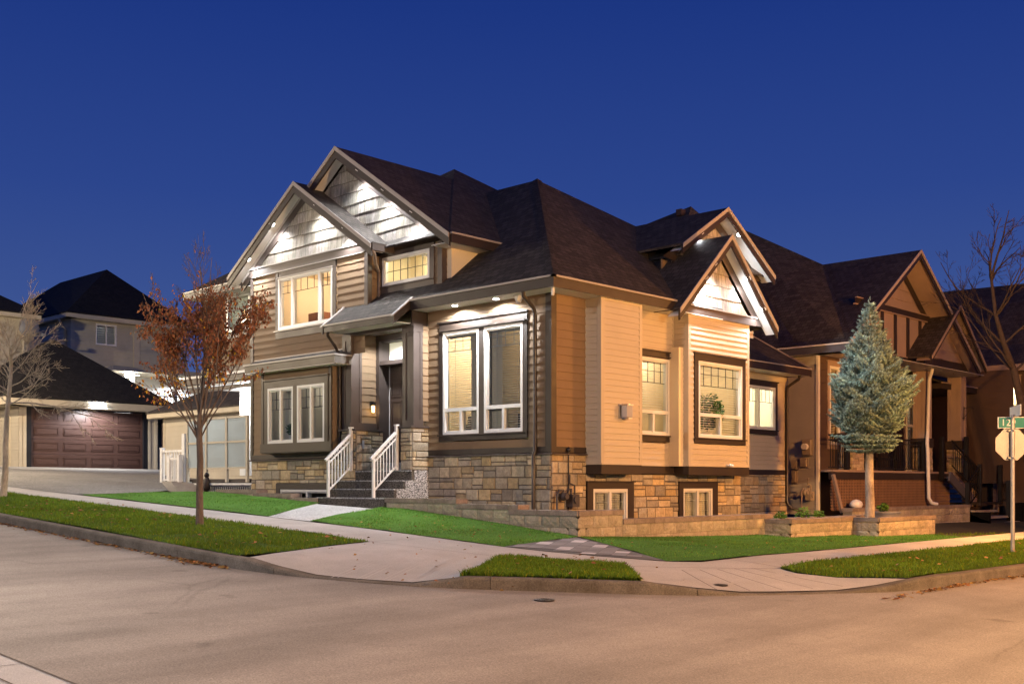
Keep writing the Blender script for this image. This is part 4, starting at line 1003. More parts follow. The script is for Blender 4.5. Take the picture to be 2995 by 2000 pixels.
strip((-11.75,4), (-11.75,-9), .018, zc); strip((-12.06,4), (-12.06,-9), .014, zc); strip((-11.76,-5.44), (-12.06,-5.43), .012, zc)
kind(obj('ramp_joint', mj, M('ramp_joint_groove', (.10,.085,.07), .95, .1)), 'structure')
def cover(x, y, z, lab, r=.11):
    mb = MB(); mb.cyl((x, y, z - .01), r, .018, 24)
    for k in range(4): mb.box(x - r*.5, x + r*.5, y - r*.5 + k*r*.3, y - r*.5 + k*r*.3 + .012, z + .008, z + .013)
    tag(obj('valve_cover', mb, m_dark), lab, 'valve cover')
cover(-6.35, -5.53, G(-6.35,-5.53) - .13, 'round iron valve cover set in the road before the kerb island')
cover(-3.94, -6.15, zped(-3.94,-6.15) + .002, 'small iron cover set in the right sidewalk ramp', .09)

# ================================================================== RETAINING WALLS, PLANTERS, STAIRS
m_block = M('split_face_block', (.40,.35,.28), .92, .2, 5., .9, 30., .2, tint=True)
m_cap = M('block_cap', (.27,.225,.20), .9, .22, 6., .7, 40., .2, tint=True)
def blockwall(par, fr, u0, u1, zb, zt, th=.25, seed=1, end=(True, True), name='block_face'):
    """split-face blocks under a row of cap stones; top of caps at zt"""
    rnd = random.Random(seed); m = MB(); c = MB(); z = zt - .085; k = 0
    while z > zb - .2:
        u = u0 - (.2 if k % 2 else 0)
        while u < u1:
            a, b = max(u, u0) + .003, min(u + .40, u1) - .003
            if b - a > .03:
                g = rnd.uniform(.85, 1.12); cc = (g, g*rnd.uniform(.97,1.02), g*rnd.uniform(.95,1.02)); nx = max(2, int((b-a)/.05)); z0, z1 = z - .197, z - .003
                rows = []
                for iz in range(5):
                    row = []
                    for ix in range(nx+1):
                        e = ix in (0, nx) or iz in (0, 4)
                        row.append(fr.P(a + (b-a)*ix/nx, z0 + (z1-z0)*iz/4, (0 if e else .012 + rnd.uniform(-.008, .010))))
                    rows.append(row)
                m.grid(rows, cc, 0, False)
            u += .40
        z -= .2; k += 1
    zz = zt - .085
    m.hexa([fr.P(u0,zb-.2,-th), fr.P(u1,zb-.2,-th), fr.P(u1,zb-.2,-.004), fr.P(u0,zb-.2,-.004)], [fr.P(u0,zz,-th), fr.P(u1,zz,-th), fr.P(u1,zz,-.004), fr.P(u0,zz,-.004)], (.5,.48,.45))
    u = u0 - .0; 
    while u < u1 - .02:
        w_ = .30; a, b = u, min(u + w_, u1)
        if u1 - b < .1: b = u1
        g = rnd.uniform(.85, 1.15); fbox(c, fr, a + .002, b - .002, zz, zt, -th - .02, .025 + rnd.uniform(-.003,.003), (g, g*.97, g*.95)); u = b
    obj(name, m, m_block, par); obj('cap_stone', c, m_cap, par)
W = thing('retaining_wall', (-1.14,-1.6,.5), 'low split face block retaining wall stepping down around the house corner', 'wall')
wf = FX(-1.14)
for a, b, zt, sd in ((1.29, 3.32, 1.092, 1), (-.04, 1.29, 1.003, 2), (-1.6, -.04, .920, 3)):
    blockwall(W, wf, a, b, .45, zt, .25, sd)
c = MB()
fbox(c, wf, -.26, -.04, .922, 1.003, -.27, .02, (1,.97,.95)); fbox(c, wf, 1.29, 1.54, 1.006, 1.09, -.27, .02, (1,.97,.95)); obj('cap_stone', c, m_cap, W)
wy = FY(-1.6)
blockwall(W, wy, -1.14, .06, .3, .920, .25, 4); blockwall(W, wy, .06, 5.04, .2, .757, .25, 5)
W2 = thing('retaining_wall', (-1.14,5.5,.95), 'short dark block wall stepping up left of the front steps', 'wall')
for a, b, zt, sd in ((5.5, 6.6, 1.075, 6), (6.45, 7.9, 1.165, 7), (7.75, 9.45, 1.247, 8)): blockwall(W2, FX(-1.14 - .002*sd), a, b, .85, zt, .25, sd)
region('planting_bed', [(-.9,-1.36),(-.9,3.3),(0,3.3),(0,0),(.98,0),(11.2,1.3),(11.2,-.9),(5.0,-1.0),(5.0,-1.36)], lambda x, y: .80 - .022*max(0, x) if x > -.5 else .82, m_soil, .5, 4, -.09, .05)
region('planting_bed', [(-.9,5.5),(-.9,9.4),(-.3,9.4),(-.3,5.5)], lambda x, y: .9 + .045*(y-5.5), m_soil, .5, 4, 0, .05)
for k, (xa, xb, ya, yb, zt, zb, lab) in enumerate(((4.75, 7.43, -2.19, -1.40, .657, .2, 'block planter box with orange lit front, the one next to the stepped wall'), (7.43, 10.38, -2.78, -1.38, .645, .1, 'block planter box holding the spruce tree'))):
    T = thing('planter', (xa, ya, zb), lab, 'planter', 'block planters along the side lawn')
    blockwall(T, FY(ya), xa, xb, zb, zt, .25, 20+k); blockwall(T, FX(xa), ya, yb, zb, zt, .25, 30+k)
    blockwall(T, FY(yb - .25), xa + .26, xb, zb, zt, .24, 40+k)
    m = MB(); m.box(xb - .2, xb, ya + .02, yb, zb, zt - .09); obj('end_wall', m, m_block, T)
    s = MB(); rows = [[(x, y, zt - .10 + .02*noise.noise(V((x*3, y*3, 1)))) for x in [xa + .2 + (xb-xa-.3)*i/12 for i in range(13)]] for y in [ya + .2 + (yb-ya-.4)*j/6 for j in range(7)]]
    s.grid(rows); obj('soil', s, m_soil, T)
# front steps
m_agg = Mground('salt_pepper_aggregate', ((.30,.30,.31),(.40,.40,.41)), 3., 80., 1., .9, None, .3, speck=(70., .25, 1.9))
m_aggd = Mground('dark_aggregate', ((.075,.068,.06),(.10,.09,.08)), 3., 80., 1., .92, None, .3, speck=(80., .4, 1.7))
T = thing('front_steps', (-.9, 4.4, .9), 'grey exposed aggregate front steps up to the porch', 'steps')
tr = MB(); ri = MB(); sd = MB()
lev = [(-.448, 1.645, 5.5), (-.675, 1.443, 5.5), (-.91, 1.272, 5.5), (-1.15, 1.093, 5.55)]
for k, (x, z, y1) in enumerate(lev):
    xb = .4 if k == 0 else lev[k-1][0]
    zl = lev[k+1][1] if k < 3 else .85
    tr.box(x - .012, xb, 3.34, y1, z - .022, z)
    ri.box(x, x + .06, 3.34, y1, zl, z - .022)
    sd.box(x + .06 if k else -.38, .0 if k == 0 else lev[k-1][0] + .06, 3.325, 3.34, .8, z)
    sd.box(x + .06, xb + .01, 3.345, y1, .8, z - .03)
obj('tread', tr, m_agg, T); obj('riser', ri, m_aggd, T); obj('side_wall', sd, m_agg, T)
def handrail(y, lab):
    T = thing('handrail', (-1.1, y, 1.09), lab, 'handrail', 'white handrails of the front steps')
    p = MB(); p.box(-1.125, -1.075, y - .025, y + .025, 1.09, 1.87); obj('post', p, m_railw, T)
    p = MB(); p.box(-.535, -.475, y - .03, y + .03, 1.645, 2.54); p.box(-.545, -.465, y - .04, y + .04, 2.54, 2.575); obj('post', p, m_railw, T)
    z = lambda x: 1.875 + (x + 1.15)*.86
    r = MB(); r.beam((-1.17, y, z(-1.17)), (-.53, y, z(-.53)), .055, .05); obj('top_rail', r, m_railw, T)
    r = MB(); r.beam((-1.08, y, z(-1.08) - .13), (-.53, y, z(-.53) - .13), .03, .025); r.beam((-1.08, y, z(-1.08) - .69), (-.53, y, z(-.53) - .69), .03, .03); obj('lower_rail', r, m_railw, T)
    for k in range(6):
        x = -1.08 + (k+1)*.55/7; b = MB(); b.box(x - .009, x + .009, y - .009, y + .009, z(x) - .68, z(x) - .13); obj('baluster', b, m_railw, T)
    for k in range(7):
        x = -1.04 + k*.078; b = MB(); c = V((x, y, z(x) - .068)); b.tube([c + V((math.cos(t*.5236)*.036, 0, math.sin(t*.5236)*.036)) for t in range(13)], .006, 6); obj('ring', b, m_railw, T)
handrail(5.22, 'white metal handrail on the left side of the front steps'); handrail(3.74, 'white metal handrail on the right side of the front steps')
# ================================================================== LEFT: GARAGE, HOUSES BEHIND, SHED, SCREEN, RAIL
m_bvinyl = M('pale_beige_vinyl', (.46,.41,.33), .55, .06, 2., .05, 80., .35, dirt=.2)
m_gvinyl = M('grey_beige_vinyl', (.46,.42,.33), .55, .06, 2., .05, 80., .35, dirt=.25)
m_btrim = M('beige_trim', (.50,.44,.34), .5, .08, 3.)
T = thing('garage', (2.9, 24.5, 1.9), 'detached beige garage with a maroon panelled door and black hip roof', 'garage')
fg = FY(24.5); mb = MB(); siding(mb, fg, [(.42,1.85),(5.5,1.85),(5.5,4.0),(.42,4.0)], .115, [(.66, 5.12, 1.8, 4.12)], .011); mb.box(5.49, 5.5, 24.5, 31, 1.85, 4.1); obj('wall', mb, m_bvinyl, T); wallpart(T, m_bvinyl, FX(.42), rect(24.5, 31., 1.85, 4.1), .115, (), .014)
t = MB()
for a, b in ((.42, .52), (.56, .66), (5.12, 5.22), (5.40, 5.5)): fbox(t, fg, a, b, 1.88, 4.0, 0, .03)
fbox(t, fg, -.2, 6.0, 4.04, 4.30, .42, .46); fbox(t, FX(-.2), 24.0, 31, 4.04, 4.3, 0, .03); t.box(-.2, 6., 24.04, 24.5, 4.03, 4.045); t.box(-.2, .42, 24.04, 31, 4.03, 4.045)
fbox(t, FX(.42), 25.2, 25.3, 1.9, 4.05, 0, .07); obj('trim_board', t, m_btrim, T)
t = MB(); fbox(t, fg, .66, .83, 1.88, 4.1, -.1, .02); fbox(t, fg, 4.95, 5.12, 1.88, 4.1, -.1, .02); fbox(t, fg, .83, 4.95, 3.98, 4.12, -.1, .02); obj('door_frame', t, M('black_door_frame', (.012,.012,.016), .5, .1), T)
d = MB(); m_maroon = M('maroon_garage_door', (.082,.043,.034), .42, .12, 6., .06, 70., .5, stretch=(1,1,3))
for k in range(4):
    z0 = 1.90 + k*.52; fbox(d, fg, .83, 4.95, z0, z0 + .512, -.12, -.07)
    for j in range(4):
        a = .98 + j*1.0; b = a + .82; c, e = z0 + .13, z0 + .40
        for q in ((a, b, c, c + .025), (a, b, e - .025, e), (a, a + .025, c, e), (b - .025, b, c, e)): fbox(d, fg, *q, -.07, -.052)
        fbox(d, fg, a + .05, b - .05, c + .05, e - .05, -.07, -.056)
obj('garage_door', d, m_maroon, T)
R = MB(); A = (2.9, 27.4, 6.78); B = (2.9, 28.2, 6.78)
slab(R, [(-.2,24.03,4.32),(6.0,24.03,4.32),A], .05); slab(R, [(-.2,24.03,4.32),A,B,(-.2,31.4,4.32)], .05); slab(R, [(6.,24.03,4.32),A,B,(6.,31.4,4.32)], .05); slab(R, [(-.2,31.4,4.32),(6.,31.4,4.32),B], .05)
obj('roof', R, m_roof_b, T)
L = MB(); L.box(2.9, 3.06, 23.98, 24.05, 4.16, 4.28)
fx_ = obj('flood_light', L, m_white, T)
m_fl_ = Memit('flood_lens', (.95,.97,1.), 60.)
for x in (2.84, 3.12):
    L = MB(); L.cyl((x, 23.95, 4.19), .075, .05, 16, (0,-.9,-.5)); obj('lens', L, m_fl_, fx_)
light('flood', (2.98, 23.84, 4.10), 300, (.93,.96,1.), .06, fx_, 160, (0,.35,-1), .5)
# small shed building between garage and house
T = thing('shed', (3., 18.5, 1.5), 'small beige outbuilding with a dark shingle roof between the garage and the frosted screen', 'shed')
fsx = FX(3.0); mb = MB(); siding(mb, fsx, rect(14.2, 19.45, 1.3, 3.5), .16, (), .012); obj('wall', mb, m_bvinyl, T); wallpart(T, m_bvinyl, FY(14.2), rect(3., 6., 1.3, 3.5), .16, (), .012)
t = MB(); fbox(t, fsx, 13.8, 19.9, 3.5, 3.68, .32, .36); fbox(t, fsx, 19.35, 19.45, 1.3, 3.5, 0, .03); t.box(2.66, 3., 13.8, 19.9, 3.49, 3.505); obj('trim_board', t, m_btrim, T)
R = MB(); slab(R, [(2.62,13.7,3.69),(2.62,19.95,3.69),(4.6,18.2,4.7),(4.6,14.9,4.7)], .05); slab(R, [(2.62,13.7,3.69),(4.6,14.9,4.7),(6.5,13.7,3.69)], .05); slab(R, [(2.62,19.95,3.69),(4.6,18.2,4.7),(6.5,19.95,3.69)], .05); obj('roof', R, m_roof, T)
d = MB(); fbox(d, fsx, 19.6, 20.5, 1.5, 3.4, -.6, -.5); obj('gate_door', d, m_door, T)
# two-storey house behind
T = thing('neighbour_house', (9., 36., 2.), 'two storey beige house with a dark hip roof standing behind the garage', 'house')
fh = FY(36.); mb = MB(); siding(mb, fh, rect(7.47, 13, 2., 9.0), .2, [(8.6, 9.66, 7.86, 8.9)], .02); obj('wall', mb, m_gvinyl, T); wallpart(T, m_gvinyl, FX(7.47), rect(36, 46, 2., 9.0), .2, (), .02)
t = MB(); fbox(t, fh, 7.1, 13.4, 8.98, 9.2, .4, .44); fbox(t, FX(7.1), 35.6, 46, 8.98, 9.2, 0, .03); t.box(7.1, 13.4, 35.6, 36, 8.96, 8.98); t.box(7.1, 7.5, 35.6, 46, 8.96, 8.98); t.box(7.44, 7.6, 35.96, 36.05, 2., 8.98); fbox(t, fh, 10.5, 10.8, 2, 9, 0, .05); obj('trim_board', t, m_btrim, T)
t = MB(); t.tube([(7.1,36.4,8.95),(7.12,36.4,8.8),(7.4,36.5,8.5),(7.42,36.5,3.)], .06, 8); obj('downspout', t, m_btrim, T)
R = MB(); A = (11.3, 40.2, 12.45); B = (9.8, 43.5, 11.9)
A = (10.36, 38.42, 11.95); B = (10.3, 43.5, 11.95)
slab(R, [(7.05,35.55,9.22),(13.4,35.55,9.22),A], .06); slab(R, [(7.05,35.55,9.22),A,B,(7.05,47,9.22)], .06); slab(R, [(13.4,35.55,9.22),A,B,(13.4,47,9.22)], .06); obj('roof', R, m_roof_b, T)
window(fh, 8.62, 9.64, 7.88, 8.87, T, [(9.11, 9.16, 7.93, 8.82)], blind=[(8.67, 9.6, 7.95, 8.8)], room=m_roomw, lamp=2.2, lampcol=(.75,.85,1), bsl=.11, tilt=.7, frame_mat=m_white, depth=1.)
# its lit covered balcony
b = MB(); b.box(7.6, 16., 32.2, 36, 6.35, 6.55); b.box(8.2, 16., 32.6, 36, 4.35, 4.5); obj('balcony_deck', b, m_btrim, T)
b = MB(); b.box(8.6, 16., 34.4, 34.5, 4.5, 6.35); b.box(10.8, 10.95, 32.7, 32.85, 4.5, 6.35); b.box(8.7, 8.85, 32.7, 32.85, 4.5, 6.35); obj('balcony_wall', b, m_white, T)
b = MB(); b.box(8.7, 15., 32.62, 32.66, 5.35, 5.4)
for k in range(34): b.box(8.8 + k*.16, 8.82 + k*.16, 32.62, 32.65, 4.5, 5.36)
obj('balcony_rail', b, m_dark, T)
for x in (9.4, 11.6): pot(T, (x, 33.5, 6.34), (0,0,-1), 40, .09)
L = MB(); L.sphere((8.6, 32.9, 6.25), .12, 12); lo = obj('wall_lamp', L, m_led, T); light('lamp', (8.6, 32.6, 6.1), 60, (1,.97,.9), .1, lo)
# house at the very left edge
T = thing('neighbour_house', (0., 32., 2.), 'grey beige house cut by the left edge with a satellite dish near its corner', 'house')
fh = FY(32.); mb = MB(); siding(mb, fh, rect(-7, 3.75, 2., 8.2), .2, (), .013); mb.box(3.74, 3.76, 32, 34.5, 2, 8.2); obj('wall', mb, m_bvinyl, T)
t = MB(); fbox(t, fh, -7, 4.2, 8.12, 8.3, .4, .44); t.box(-7, 4.2, 31.6, 32, 8.1, 8.13); t.box(3.6, 3.8, 31.96, 32.05, 2., 8.15); t.tube([(3.95,31.8,8.1),(3.62,31.92,7.8),(3.62,31.92,2.)], .06, 8); obj('trim_board', t, m_btrim, T)
R = MB(); slab(R, [(-7,31.55,8.32),(4.25,31.55,8.32),(1.,34.8,10.4),(-7,34.8,10.4)], .06); slab(R, [(4.25,31.55,8.32),(4.25,38,8.32),(1.,34.8,10.4)], .06); obj('roof', R, m_roof_b, T)
dsh = MB(); rows = [[V((3.75 + .42*r*math.cos(a), 31.7 - .16 + .16*r*r, 7.75 + .42*r*math.sin(a))) for a in [k*.3927 for k in range(16)]] for r in (.05,.35,.7,1.)]
dsh.grid(rows, None, 0, True, True); dsh.tube([(3.75,31.95,7.4),(3.75,31.62,7.6)], .03); dsh.tube([(3.9,31.6,7.4),(4.12,31.25,7.42)], .025); dsh.box(4.06,4.2,31.15,31.3,7.36,7.5)
tag(obj('satellite_dish', dsh, M('grey_dish', (.2,.2,.22), .5)), 'grey satellite dish on the corner of the leftmost house', 'satellite dish')

# frosted screen, its planter rail, stair rail and white gate fence
m_frost = None
def Mfrost():
    m, nt, b, out = nodes('frosted_glass'); n = N(nt, 'TexNoise', i_Scale=1.2, i_Detail=3.)
    c = mixc(nt, (.62,.67,.67), (.70,.74,.74), n.outputs['Fac']); nt.links.new(c, b.inputs['Base Color']); b.inputs['Roughness'].default_value = .25
    t = N(nt, 'BsdfTranslucent'); nt.links.new(c, t.inputs[0]); mx = N(nt, 'MixShader'); mx.inputs[0].default_value = .72
    nt.links.new(b.outputs[0], mx.inputs[1]); nt.links.new(t.outputs[0], mx.inputs[2]); nt.links.new(mx.outputs[0], out.inputs[0]); return m
m_frost = Mfrost()
T = thing('privacy_screen', (.3, 11.8, 1.45), 'tall frosted glass privacy screen with six panes in a cream frame', 'screen')
fq = FX(.3); ys = (10.36, 11.3, 12.27, 13.22)
for y in ys:
    b = MB(); fbox(b, fq, y - .04, y + .04, 1.42, 3.08, 0, .06); obj('post', b, m_btrim, T)
b = MB()
for z in (1.75, 2.42, 3.04): fbox(b, fq, 10.3, 13.26, z, z + .05, .005, .05)
obj('rail', b, m_btrim, T)
for k in range(3):
    for z0, z1 in ((1.80, 2.42), (2.47, 3.04)):
        g = MB(); fbox(g, fq, ys[k] + .04, ys[k+1] - .04, z0, z1, .02, .03); obj('pane', g, m_frost, T)
light('patio_lamp', (1.2, 12., 3.75), 200, (1,1,1), .15, T)
b = MB(); b.box(.32, 1.4, 9.3, 13.3, 1.2, 1.5); tag(obj('patio_wall', b, m_trim), 'low brown board wall under the frosted screen', 'wall')
T = thing('stair_rail', (.25, 11.3, 1.15), 'low rail with white cap and slim bars below the screen', 'railing')
b = MB(); b.box(.1, .3, 9.6, 13.0, 1.345, 1.395); obj('cap_rail', b, m_railw, T)
b = MB(); b.box(.22, .26, 9.6, 13., 1.12, 1.15); b.box(.22, .26, 9.6, 13., 1.30, 1.33); obj('rail', b, m_railw, T)
for k in range(34):
    b = MB(); y = 9.65 + k*.098; b.box(.23, .25, y - .01, y + .01, 1.14, 1.31); obj('bar', b, m_railw, T)
def fence_panel(y0, y1, z0, z1, x, lab, n):
    T = thing('rail_fence', (x, (y0+y1)/2, z0), lab, 'fence', 'white rail fences by the driveway')
    for y in (y0, y1):
        b = MB(); b.box(x - .05, x + .05, y - .05, y + .05, z0 - .05, z1 + .03); b.box(x - .06, x + .06, y - .06, y + .06, z1 + .03, z1 + .05); obj('post', b, m_railw, T)
    b = MB(); b.box(x - .025, x + .025, y0 + .05, y1 - .05, z1 - .08, z1 - .02); obj('top_rail', b, m_railw, T)
    b = MB(); b.box(x - .02, x + .02, y0 + .05, y1 - .05, z0 + .12, z0 + .16); obj('lower_rail', b, m_railw, T)
    for k in range(n):
        b = MB(); y = y0 + .05 + (y1 - y0 - .1)*(k+.5)/n; b.box(x - .012, x + .012, y - .012, y + .012, z0 + .15, z1 - .07); obj('baluster', b, m_railw, T)
fence_panel(13.45, 14.62, 1.35, 2.32, .3, 'longer white metal rail fence beside the driveway', 8)
fence_panel(13.35, 13.86, 1.30, 2.10, .1, 'short lower white rail fence in front of the longer one', 4)
b = MB(); b.box(.2, .3, 13.28, 13.42, 1.3, 2.72); tag(obj('gate_post', b, m_railw), 'tall white post between the rail fence and the frosted screen', 'post')
rk = MB(); rnd = random.Random(5)
for k in range(9):
    x, y = .15 - k*.18, 13.6 - k*.36; z = zyard(x, y); rk.box(x - .3, x + .3, y - .24, y + .2, z - .1, z + .17 - k*.012)
kind(obj('driveway_edge', rk, m_conc), 'structure')
b = MB(); b.sphere((.05, 11.9, 1.36), .09, 10, sc=(1,1,2.4)); b.tube([(.0,11.9,1.15),(-.1,11.75,1.1)], .04); b.sphere((.05,11.9,1.6), .07, 10)
tag(obj('garden_urn', b, M('dark_brown_urn', (.03,.02,.017), .5)), 'small dark brown garden urn standing behind the autumn tree trunk', 'urn')

# ================================================================== FIXTURES ON THE CORNER HOUSE
fb = FY(-.375)
T = thing('wall_sconce', (1.67, -.375, 2.75), 'square metal wall lamp with ribbed glass on the side wall', 'wall lamp')
b = MB(); fbox(b, fb, 1.49, 1.72, 2.61, 2.89, .013, .03); fbox(b, fb, 1.52, 1.72, 2.855, 2.885, .03, .2); fbox(b, fb, 1.6, 1.72, 2.60, 2.625, .03, .17); obj('back_plate', b, M('brushed_steel', (.6,.58,.56), .3, .08, 4., 0., 60., .5, metal=.9), T)
b = MB(); 
for k in range(8): fbox(b, fb, 1.535 + k*.023, 1.552 + k*.023, 2.635, 2.855, .05, .18)
obj('ribbed_glass', b, M('ribbed_glass_shade', (.52,.5,.5), .15, .05), T)
T = thing('porch_lantern', (.14, 5.33, 3.02), 'small lantern with a warm glowing bulb beside the front door', 'wall lamp')
b = MB(); b.box(.09, .19, 5.305, 5.33, 2.98, 3.16); b.box(.10, .18, 5.24, 5.31, 3.06, 3.14); obj('housing', b, m_dark, T)
b = MB(); b.cyl((.14, 5.275, 2.92), .028, .14, 14, r2=.034); obj('bulb', b, Memit('warm_bulb', (1,.62,.2), 9.), T)
light('lamp', (.14, 5.2, 2.95), 1.5, (1,.7,.35), .03, T)
b = MB(); b.box(-.30, -.24, 5.10, 5.13, 2.12, 2.30); tag(obj('letter_plate', b, M('grey_plate', (.4,.4,.42), .4)), 'small grey plate on the stone pier left of the door', 'plate')
def gas_meter(x, y, z, s, lab, mat, fr='y'):
    T = thing('gas_meter', (x, y, z), lab, 'gas meter', 'gas meters on the house walls')
    b = MB(); b.box(x + .02, x + .22, y - .16, y - .0, z + .02, z + .26); b.cyl((x + .12, y - .16, z + .16), .07, .03, 16, (0,-1,0)); obj('meter_body', b, mat, T)
    b = MB(); b.sphere((x - .14, y - .08, z + .22), .085, 12); b.cyl((x - .14, y - .17, z + .22), .055, .1, 12, (0,1,0)); obj('regulator', b, mat, T)
    b = MB(); b.tube([(x - .32, y - .08, z - .35), (x - .32, y - .08, z + .25), (x - .26, y - .08, z + .33), (x - .14, y - .08, z + .33)], .022)
    b.tube([(x - .06, y - .08, z + .22), (x + .02, y - .08, z + .36), (x + .07, y - .08, z + .36), (x + .07, y - .08, z + .25)], .02)
    b.tube([(x + .17, y - .08, z + .25), (x + .17, y - .08, z + .42), (x + .05, y - .06, z + .46), (x + .05, y - .06, z + .62)], .02); obj('pipe', b, mat, T)
m_gm = M('dark_grey_meter', (.06,.055,.06), .45, .15, 8.); m_gm2 = M('pale_meter', (.32,.27,.22), .5, .15, 8.)
gas_meter(.36, -.03, .92, 1, 'dark gas meter with bent pipes on the stone corner wall', m_gm)
b = MB(); b.tube([(.43,-.05,1.98),(.43,-.045,.75)], .012); b.sphere((.43,-.05,2.0), .05, 10); tag(obj('vent_pipe', b, m_dark), 'thin dark pipe running down the stone corner above the gas meter', 'pipe')
# ================================================================== HOUSE PLANTS SEEN IN THE WINDOWS
m_lf = Mleaf('house_plant_leaf', (.05,.12,.03), .3)
def plant(name, c, r, n, sc, seed, lab, cat, pot_=True, leaf=.05, m=None, pr=.07, group=None):
    rnd = random.Random(seed); T = thing(name, c, lab, cat, group); b = MB()
    for k in range(n):
        d = V((rnd.gauss(0,1), rnd.gauss(0,1), rnd.gauss(0,1))).normalized()*r*rnd.random()**.4; p = V(c) + V((d.x*sc[0], d.y*sc[1], d.z*sc[2] + r*sc[2]*1.05))
        a = V((rnd.gauss(0,1), rnd.gauss(0,1), rnd.gauss(0,.7))).normalized(); q = a.orthogonal().normalized(); l = leaf*rnd.uniform(.6,1.4); g = rnd.uniform(.5,1.7)
        b.poly([p - a*l, p + q*l*.4, p + a*l, p - q*l*.4], (g, g, g*.8))
    obj('foliage', b, m or m_lf, T, uv=False)
    b = MB(); b.tube([V(c) - V((0,0,.02)), V(c) + V((0,0,r*sc[2]))], .012, 6)
    for k in range(5):
        a = k*1.257; b.tube([V(c), V(c) + V((math.cos(a)*r*.5*sc[0], math.sin(a)*r*.5*sc[1], r*sc[2]*1.2))], .006, 5)
    obj('stem', b, m_dark, T)
    if pot_: b = MB(); b.cyl(V(c) - V((0,0,pr*1.6)), pr*.75, pr*1.6, 16, r2=pr); obj('pot', b, m_white, T)
    return T
plant('window_plant', (-.40,7.52,2.47), .15, 130, (.6,1.2,.9), 3, 'leafy potted plant on the sill of the lower left window', 'plant')
plant('window_plant', (5.05,-.02,2.5), .42, 900, (.55,1,.95), 4, 'big bushy ficus behind the window of the lower right bay', 'plant', pr=.12, leaf=.055)
plant('window_plant', (9.0,1.62,2.8), .18, 60, (.5,.5,1.6), 6, 'thin cactus like plant in the small right wing window', 'plant')
# ================================================================== RIGHT: NEIGHBOUR HOUSE AND BEYOND
m_nv = M('grey_lap_siding', (.40,.385,.37), .6, .06, 2., .05, 90., .35, dirt=.2)
m_nb = M('brown_lap_siding', (.085,.055,.042), .7, .1, 2., .08, 90., .3, dirt=.2)
m_nt = M('blackish_brown_trim', (.032,.022,.018), .55, .15, 4.)
m_nc = M('rosy_tan_column', (.33,.245,.20), .6, .08, 3., .05, 90., .3)
m_ledge = M('stacked_ledge_stone', (.40,.33,.25), .85, .25, 6., .8, 30., .25, tint=True)
m_iron = M('black_iron', (.012,.011,.012), .45, .2, 5.)
m_lat = M('brown_lattice', (.24,.14,.085), .7, .15, 5.)
T = thing('neighbour_house', (16., 1., .7), 'brown gabled house next door with a raised porch and lattice skirt', 'house')
NP = lambda n, mb, m, par=None: obj(n, mb, m, par or T)
fl_ = FX(12.05); mb = MB(); siding(mb, fl_, rect(1.12, 12., .55, 5.05), .15, (), .013); NP('side_wall', mb, m_nv)
b = MB(); b.box(12.02, 12.12, 1.07, 1.14, .55, 5.0); NP('corner_board', b, m_white)
mb = MB(); siding(mb, FY(1.1), rect(12.1, 13.9, 1.76, 5.05), .18, [(12.62, 13.35, 2.4, 4.75)], .013); siding(mb, FY(2.6), rect(13.9, 23., 1.76, 5.3), .18, [(17.6,18.8,2.6,4.6),(20.9,21.75,1.8,4.2),(22.0,22.5,1.8,4.2)], .013); siding(mb, FX(23.), rect(-.2, 2.6, 1.4, 5.2), .18, (), .013); mb.box(13.88, 13.9, 1.1, 2.6, 1.76, 5.1); NP('front_wall', mb, m_nb)
t = MB(); trim(t, FY(1.1), 12.66, 13.3, 2.45, 4.6, .1, .12, .12); trim(t, FY(2.6), 17.65, 18.75, 2.65, 4.55, .1, .12, .1); trim(t, FY(2.6), 20.9, 22.5, 1.78, 4.2, .12, .12, 0); NP('trim_board', t, m_nc)
window(FY(1.1), 12.66, 13.3, 2.45, 4.6, T, [(12.71, 13.25, 3.3, 3.36)], room=m_nc, blind=[(12.72, 13.24, 2.5, 4.5)], depth=.8, lamp=3, lampcol=(1,.6,.25))
window(FY(2.6), 17.65, 18.75, 2.65, 4.55, T, [(18.17, 18.23, 2.7, 4.5)], room=m_nc, blind=[(17.72, 18.7, 2.7, 4.5)], depth=.8)
window(FY(2.6), 20.98, 21.7, 1.8, 4.15, T, [(21.03, 21.65, 3.3, 3.4)], room=m_roomw, blind=[(21.05,21.63,1.9,4.08)], depth=.8, lamp=9, bsl=.07)
window(FY(2.6), 22.02, 22.48, 1.8, 4.15, T, [(22.07, 22.43, 3.05, 3.12)], room=m_roomw, blind=[(22.09,22.41,1.9,4.08)], depth=.8, lamp=7, bsl=.07)
m_roof_b, m_keep = m_roof, m_roof_b
R = MB(); slab(R, [(11.65,-.05,5.05),(11.65,12,5.05),(17.5,7.7,10.55),(15.8,2.8,8.0)], .05)
A = (17.5,7.7,10.55); slab(R, [(11.65,1.5,5.1),(11.65,14,5.1),A], .05); slab(R, [(11.65,1.85,5.1),(23.4,1.85,5.1),A], .05); slab(R, [(23.4,1.85,5.1),(23.4,14,5.1),A], .05); ro = NP('roof', R, m_roof_b)
b = MB(); b.box(18.9, 19.3, 5.2, 5.6, 8.45, 8.6); NP('skylight', b, m_white, ro)
g = MB(); fbox(g, FX(11.65), -.05, 12, 4.83, 5.02, 0, .03); NP('fascia', g, M('slate_blue_fascia', (.09,.095,.12), .45, .1), ro)
g = MB(); fbox(g, FX(11.65), -.07, 12, 5.02, 5.055, -.02, .06); g.box(11.65, 12.1, -.05, 12, 4.84, 4.85); g.box(11.65, 20.8, -.05, 1.1, 4.84, 4.85); NP('gutter', g, m_white, ro)
fg2 = FY(.75); gable(T, fg2, 16.2, 4.5, 5.05, .69, .68, 5., rake=.22, roof_mat=m_roof_b, fascia_mat=m_nt, soffit_mat=m_nc, capmat=M('weathered_drip_edge', (.42,.34,.28), .5))
